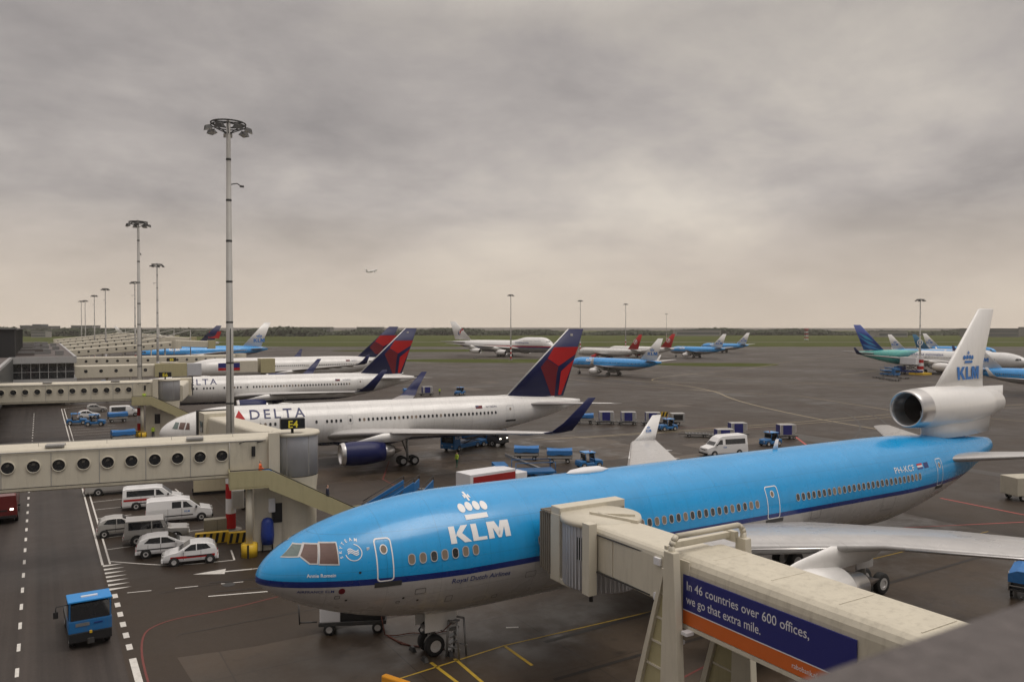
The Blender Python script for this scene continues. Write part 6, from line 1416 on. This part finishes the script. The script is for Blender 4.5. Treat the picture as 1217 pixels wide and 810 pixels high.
def loader(label, loc, rz, h=2.6, lit=False):
    t = thing('container_loader', label, 'loader', loc, rz, 'blue mobile stairs and loaders'); b = MB(); b.box((0, 0, .6), (6.2, 2.3, .5), EQBLUE); b.box((-2.4, 0, 1.7), (1.3, 2.3, 1.8), EQBLUE); b.box((1.0, 0, h), (4.2, 2.3, .25), EQBLUE); b.build('chassis', t, bevel=.03)
    c = MB()
    for y in (-.9, .9): c.tube((-.8, y, .8), (2.8, y, h - .1), .07, DGREY); c.tube((2.8, y, .8), (-.8, y, h - .1), .07, DGREY)
    c.build('scissor_arm', t); r = MB()
    for y in (-1.1, 1.1): r.pipe([(-1, y, h), (-1, y, h + 1), (3, y, h + 1), (3, y, h)], .035, EQBLUE, 6)
    r.build('guard_rail', t); MB().box((-3.06, 0, 1.6), (.03, 1.9, .9), GLASS).build('windscreen', t)
    for x in (-2, 2):
        for y in (-1, 1): wheel(t, (x, y, .4), .4, .3)
    for y in (-.8, .8): MB().box((-3.12, y, .75), (.06, .18, .16), HEADL if lit else LAMPG).build('headlight', t)
    if 0: pass
    return t
ld = loader('blue container loader with white lettered panel, tallest thing behind the blue airliner roof', (41.2, 66.2, 0), R(-20), 1.75)
lettering('KLM', .5, -2.9, 1.2, lambda x, z: Vector((x, -1.17, z + .45)), SIGNW, ld, .03, step=0)
dup(ld, (47.8, 92.3, 0), R(25), 'dark loader under the wing of the nearest white airliner')
dup(ld, (254, 165, 0), R(70), 'blue loader with platform under the turquoise tail')
dup(ld, (240, 157, 0), R(80), 'nearer blue loader on the apron left of the striped mast foot')
# belt ramp beside loader
t = thing('belt_loader', 'grey conveyor ramp sloping down right of the lettered blue loader', 'loader', (43.6, 68.8, 0), R(-28), 'blue mobile stairs and loaders')
q = MB(); q.prism([(-2.6, 3.0), (2.9, .7), (2.9, .5), (-2.6, 2.75)], -.5, .5, MGREY); q.build('conveyor', t); q = MB(); q.box((0, 0, .6), (3.6, 1.5, .5), EQBLUE); q.build('chassis', t)
for x in (-1.2, 1.2):
    for y in (-.65, .65): wheel(t, (x, y, .32), .32, .2)
# catering box truck (white box with red side) behind the roof line
t = thing('box_truck', 'box truck with white roof and red side behind the blue airliner roof', 'truck', (36.2, 64.9, -.15), R(8))
q = MB(); q.box((0, 0, 1.95), (5.4, 2.3, 1.5), SIGNW); q.build('box', t, bevel=.03); MB().box((.15, -1.16, 1.85), (5.0, .02, 1.2), mat('box_red', (.33, .02, .02), .4)).build('side_panel', t)
q = MB(); q.box((0, 0, 1.1), (7.4, 2.0, .35), DGREY); q.build('chassis', t); q = MB(); q.box((3.5, 0, 1.6), (1.4, 2.2, 1.3), SIGNW); c = q.build('cab', t, bevel=.08); MB().box((4.21, 0, 1.8), (.02, 1.9, .6), GLASS).build('windscreen', c)
for x in (-1.9, 3.2):
    for y in (-.9, .9): wheel(t, (x, y, .45), .45, .3)
# tanker with lit lamps under the white airliner
t = vehicle('service_truck', 'dark service truck with two lit headlights near the tail of the nearest white airliner', 'truck', (53.5, 91.0, 0), R(110), [(0, .9, .92, .95), (.06, 1.2, 1.9, .99), (.4, 1.3, 2.3, 1), (1.7, 1.3, 2.35, 1), (1.8, 1.2, 1.7, 1), (6, 1.2, 1.7, 1), (6.05, .9, 1, 1)], 2.2, mat('truck_dark', (.06, .06, .07), .4), (1.1, 4.9), .45, [[(.45, 1.45), (.55, 2.0), (1.3, 2.0), (1.3, 1.45)]], (.08, 1.3, .35, 2.1), None, lit=True, taper=.1, sill=.45)
for c in kids(d1): pass
# catering high loader beside deep blue finned airliner
t = thing('catering_truck', 'white raised box truck serving the turquoise tailed airliner', 'truck', (253.5, 158.5, 0), R(85)); q = MB(); q.box((0, 0, 4.6), (6, 2.6, 2.4), SIGNW); q.build('box', t, bevel=.05); q = MB(); q.box((0, 0, 1.1), (8, 2.3, .6), KDM); q.box((3.3, 0, 1.9), (1.6, 2.3, 1.8), KDM); q.build('chassis', t); q = MB()
for y in (-1, 1): q.tube((-2.4, y, 1.3), (2.2, y, 3.4), .12, DGREY); q.tube((2.2, y, 1.3), (-2.4, y, 3.4), .12, DGREY)
q.build('scissor_arm', t)
for x in (-2.6, 2.8):
    for y in (-1, 1): wheel(t, (x, y, .5), .5, .3)
# striped mast foot near it
t = thing('mast_foot', 'red and white blocks on a yellow base around the mast by the deep blue fin', 'barrier', (254.6, 155.6, 0)); MB().box((0, 0, .35), (5, 5, .7), YEL).build('base', t)
for k in range(5): MB().lathe([(.7 + k * 1.1, 1.0), (1.8 + k * 1.1, 1.0), (1.8 + k * 1.1, .01)], RED if k % 2 else SIGNW, 'z', (0, 0, 0), 16, False).build('block', t)
# ---- ground power unit and steps at the nose gear
def gpu():
    t = thing('ground_power_unit', 'low dark ground power trailer with white end cabinet under the blue nose', 'generator', (14.1, 40.0, 0), R(-24)); q = MB()
    q.box((0.1, 0, .58), (3.5, 1.4, .22), DGREY); q.box((.5, 0, .95), (2.2, 1.3, .5), BLACK); q.box((.2, .1, 1.15), (1.6, .9, .5), MGREY); q.build('chassis', t, bevel=.03)
    MB().box((-1.05, 0, 1.2), (1.1, 1.35, 1.15), SIGNW).build('cabinet', t, bevel=.1)
    MB().box((1.5, 0, 1.2), (.6, 1.3, .9), DGREY).build('cable_locker', t, bevel=.03); q = MB(); q.tube((-1.8, 0, .5), (-2.7, 0, .5), .04, DGREY); q.tube((-2.7, 0, .4), (-2.75, 0, 1.45), .04, DGREY); q.build('drawbar', t)
    for x in (-1.1, 1.4):
        for y in (-.62, .62): wheel(t, (x, y, .3), .3, .18)
    q = MB(); pts = [(1.6, -.7, .9), (1.7, -1.0, .5)] + [(1.8 + .3 * k, -1.1 - .12 * math.sin(k), .06) for k in range(12)]; q.pipe(pts, .03, mat('cable_rust', (.12, .03, .015), .6), 6); q.build('cable', t); return t
gpu()
t = thing('step_ladder', 'small grey step ladder standing beside the nose wheels of the blue airliner', 'ladder', (17.2, 34.5, 0), R(-60)); q = MB()
for y in (-.32, .32): q.tube((0, y, 0), (.12, y, 1.8), .06, MGREY); q.tube((.75, y, 0), (.6, y, 1.8), .05, MGREY); q.tube((.12, y, 1.8), (.6, y, 1.8), .05, MGREY); q.tube((.1, y, .5), (.8, y, .5), .03, MGREY)
q.build('rail', t)
for k in range(5): MB().box((.03 + k * .055, 0, .3 + k * .34), (.26, .64, .06), MGREY).build('step', t)
q = MB(); q.pipe([(.3, -.35, 1.7), (-.2, -.4, 1.2), (-.7, 0, 1.3), (-1.0, .3, 1.8)], .03, mat('hose_rust', (.10, .03, .02), .6), 6); q.build('hose', t)
t = thing('power_cable', 'reddish cable lying on the ground between the generator and the nose wheels', 'cable', (0, 0, 0)); q = MB()
for s in (0, .35): q.pipe([(15.4, 38.2, .04), (15.6, 37.2 - s, .04), (15.9, 36.4, .04), (16.6, 35.6 + s * .4, .04), (17.2, 35.1, .04)], .035, MATS['cable_rust'], 6)
q.build('cable', t)
t = thing('barrier_post', 'bright orange barrier end at the bottom edge below the blue nose', 'barrier', (13.3, 32.0, 0), R(25)); q = MB(); q.box((0, 0, .5), (.32, 1.5, .34), mat('barrier_orange', (.7, .30, .02), .45, var=.08)); q.build('beam', t, bevel=.06); q = MB(); q.box((0, -.5, .15), (.2, .2, .3), DGREY); q.box((0, .5, .15), (.2, .2, .3), DGREY); q.build('post', t)
# ---- equipment around the E4 mast and column
def hazard_block(label, loc, rz, L=1.8):
    t = thing('hazard_block', label, 'barrier', loc, rz, 'yellow and black hazard blocks'); MB().box((0, 0, .4), (L, .5, .8), YEL, taper=.9).build('block', t, bevel=.03); q = MB(); n = int(L / .45)
    for k in range(n):
        x = -L / 2 + .12 + k * .45; q.add([(x, -.262, .05), (x + .2, -.262, .05), (x + .34, -.238, .76), (x + .14, -.238, .76)], [(0, 1, 2, 3)], BLACK)
    q.build('stripe', t, fix=False); return t
hb = hazard_block('striped block left of the mast foot, behind the small striped hatchback', (10.9, 61.6, 0), R(-10), 2.6)
dup(hb, (13.1, 60.6, 0), R(-12), 'striped block between the mast foot and the stair column')
dup(hb, (11.6, 127.5, 0), R(-8), 'striped block at the stair column under the E6 bridge')
t = thing('utility_cabinet', 'olive grey cabinet standing beside the red banded mast foot', 'cabinet', (11.5, 62.9, 0), R(-9)); MB().box((0, 0, .75), (1.9, .7, 1.5), mat('cabinet_grey', (.25, .23, .18), .6, dirt=.3)).build('housing', t, bevel=.03); MB().box((0, -.36, .8), (.02, .02, 1.3), BLACK).build('door_joint', t)
t = thing('utility_cabinet', 'pale cabinet fixed to the red banded mast above its foot', 'cabinet', (12.85, 62.0, 2.3), R(-9)); MB().box((0, 0, .7), (.9, .5, 1.4), GREYW).build('housing', t, bevel=.03); MB().box((0, -.26, .7), (.7, .02, 1.2), GALV).build('door', t)
t = thing('portable_cabin', 'cream cabin on skids seen under the E4 tunnel right of the minibus', 'cabin', (15.6, 80.5, 0), R(-8)); MB().box((0, 0, 1.3), (6.0, 2.4, 2.0), mat('cabin_cream', (.50, .44, .30), .6, dirt=.3)).build('wall', t, bevel=.04); q = MB(); q.box((0, -.9, .15), (6.2, .25, .3), BLACK); q.box((0, .9, .15), (6.2, .25, .3), BLACK); q.build('skid', t); MB().box((0, 0, 2.36), (6.1, 2.5, .12), CREAMR).build('roof', t)
t = thing('waste_bag', 'upright blue plastic sack hung beside the base of the E4 stairs', 'sack', (13.9, 57.2, 0)); MB().lathe([(.5, .05), (.55, .42), (1.2, .47), (2.1, .42), (2.35, .3), (2.45, .02)], mat('bag_blue', (.015, .045, .28), .4, var=.3, scale=5, bump=.6), 'z', (0, 0, 0), 18).build('sack', t); q = MB(); q.tube((.35, 0, 0), (.35, 0, 2.9), .05, DGREY); q.tube((-.35, 0, 0), (-.35, 0, .7), .05, DGREY); q.build('stand', t); MB().box((.3, 0, 3.3), (.45, .4, 1.0), SIGNW).build('control_box', t, bevel=.05)
t = thing('box_container', 'pale grey equipment box on wheels at the right picture edge', 'trailer', (79.2, 37.9, 0), R(-20)); MB().box((0, 0, 1.35), (4, 2, 1.7), mat('box_pale', (.45, .42, .34), .6, dirt=.3)).build('box', t, bevel=.05)
for x in (-1.2, 1.2):
    for y in (-.8, .8): wheel(t, (x, y, .35), .35, .2)
# vans near E6
vehicle('panel_van', 'white van with dark rear parked right of the blue carts under the E6 bridge', 'van', (15.6, 157.4, 0), RX + R(-5), VAN, 1.9, CARW, (.85, 3.9), .33, [[(2.4, 1.0), (2.4, 1.74), (4.7, 1.74), (4.7, 1.0)]], (.95, 1.2, 1.72, 1.82), None)
vehicle('hatchback', 'grey car parked farthest back in the row beyond the E6 tunnel', 'car', (10.8, 168.5, 0), RX, HATCH, 1.65, CARS, (.72, 2.98), .29, HW, (1.02, .98, 1.72, 1.41), None)
vehicle('hatchback', 'pale car next to the blue tractors beyond the E6 tunnel', 'car', (9.0, 157.0, 0), RX, HATCH, 1.65, CARW, (.72, 2.98), .29, HW, (1.02, .98, 1.72, 1.41), None)
vehicle('hatchback', 'small white car by the corner of the pier building far up the road', 'car', (8.5, 196.0, 0), RX, HATCH, 1.65, CARW, (.72, 2.98), .29, HW, (1.02, .98, 1.72, 1.41), None)
t = thing('box_truck', 'white box trailer beside the nose of the nearest white airliner', 'truck', (20.5, 104, 0), R(-5)); MB().box((0, 0, 2.2), (6, 2.4, 2.4), SIGNW).build('box', t, bevel=.04); MB().box((0, 0, .8), (6.2, 2.2, .3), DGREY).build('chassis', t)
for x in (-2, 2):
    for y in (-.9, .9): wheel(t, (x, y, .4), .4, .25)
# ---- people
def person(label, loc, rz, top, legs, hair=BLACK, pose=(0, 0), h=1.76, group=None, name='person'):
    me = bpy.data.meshes.new('person'); k = h / 1.76; st, ar = pose
    J = [(0, 0, .96, .135), (0, 0, 1.2, .14), (0, 0, 1.42, .12), (0, 0, 1.52, .06), (.01, 0, 1.60, .085), (.01, 0, 1.70, .08),
         (0, .10, .90, .10), (st * .5, .11, .50, .065), (st, .11, .10, .045), (st + .12, .12, .04, .04), (0, -.10, .90, .10), (-st * .4, -.11, .50, .065), (-st, -.11, .10, .045), (-st + .12, -.12, .04, .04),
         (0, .19, 1.42, .06), (ar * .3, .25, 1.16, .045), (.1 + ar, .24, .93 + abs(ar) * .5, .035), (0, -.19, 1.42, .06), (-ar * .2, -.25, 1.16, .045), (.12, -.24, .92, .035)]
    Ed = [(0, 1), (1, 2), (2, 3), (3, 4), (4, 5), (0, 6), (6, 7), (7, 8), (8, 9), (0, 10), (10, 11), (11, 12), (12, 13), (2, 14), (14, 15), (15, 16), (2, 17), (17, 18), (18, 19)]
    me.from_pydata([(x * k, y * k, z * k) for x, y, z, r in J], Ed, []); o = bpy.data.objects.new(name, me); C.objects.link(o)
    m = o.modifiers.new('skin', 'SKIN'); sv = me.skin_vertices[0].data
    for i, j in enumerate(J): sv[i].radius = (j[3] * k, j[3] * k)
    sv[0].use_root = True; s = o.modifiers.new('subdiv', 'SUBSURF'); s.levels = 2; s.render_levels = 2
    dg = bpy.context.evaluated_depsgraph_get(); dg.update(); ev = bpy.data.meshes.new_from_object(o.evaluated_get(dg)); o.modifiers.clear(); o.data = ev
    for mm in (SKIN, top, legs, hair): ev.materials.append(mm)
    for f in ev.polygons:
        z = f.center.z / k; y = abs(f.center.y) / k
        f.material_index = 2 if z < .93 and y < .2 or z < .8 else (1 if z < 1.50 and not (z < .98 and y > .2) else (3 if z > 1.70 or (z > 1.60 and f.center.x < -.02) else 0)); f.use_smooth = True
    o.location = loc; o.rotation_euler = (0, 0, rz); tag(o, label, 'person', group); return o
person('person in yellow vest and green overalls walking on the apron below the white airliner', (40.95, 80.3, 0), R(200), HIVIS, GRNCL, pose=(.18, .1))
person('person in yellow vest standing on the stair platform of the E6 bridge', Lp(e6, .3, -1.4, 5.02), R(-90), HIVIS, CLOTH)
person('person in yellow vest on the ground beside the stair column of the E6 bridge', (14.0, 124.6, 0), R(-80), HIVIS, CLOTH)
person('person in orange vest carrying a blue bag on the stair platform of the E4 bridge', Lp(e4, .75, -1.5, 5.02), R(-20), HIVISO, CLOTH, pose=(.1, .2))
person('person in dark clothes walking down the stairs of the E4 bridge', Lp(e4, 5.4, -1.5, 2.95), R(-10), CLOTH, CLOTH, pose=(.15, .1))
person('person in yellow vest working in the equipment cluster behind the second white airliner', (80.8, 167.4, 0), R(30), HIVIS, CLOTH)
x, y, z = Lp(e4, 1.15, -1.55, 5.9); b = MB().lathe([(-.3, .02), (-.2, .2), (.15, .26), (.35, .1), (.4, .02)], TARP, 'x', (0, 0, 0), 12).build('carry_bag'); b.location = (x, y, z); tag(b, 'blue bag held by the orange vested person on the stair platform', 'bag')
for o in list(bpy.data.objects):
    if o.name.startswith('terrace') and not kids(o) and o.type == 'EMPTY': bpy.data.objects.remove(o)
# ------------------------------------------------------------------ air
HAZE = .0001
if HAZE:
    hb_ = MB().box((700, 1250, 97), (5200, 3400, 200), HZ).build('haze'); hb_['kind'] = 'stuff'; hb_['label'] = 'thin grey haze over the airfield'
    hm = bpy.data.materials.new('haze_air'); hm.use_nodes = True; nt = hm.node_tree; nt.nodes.clear(); ou = nt.nodes.new('ShaderNodeOutputMaterial'); pv = nt.nodes.new('ShaderNodeVolumePrincipled')
    pv.inputs['Color'].default_value = (1, .95, .88, 1); pv.inputs['Density'].default_value = HAZE; pv.inputs['Anisotropy'].default_value = .3; nt.links.new(pv.outputs[0], ou.inputs['Volume']); hb_.data.materials.clear(); hb_.data.materials.append(hm)
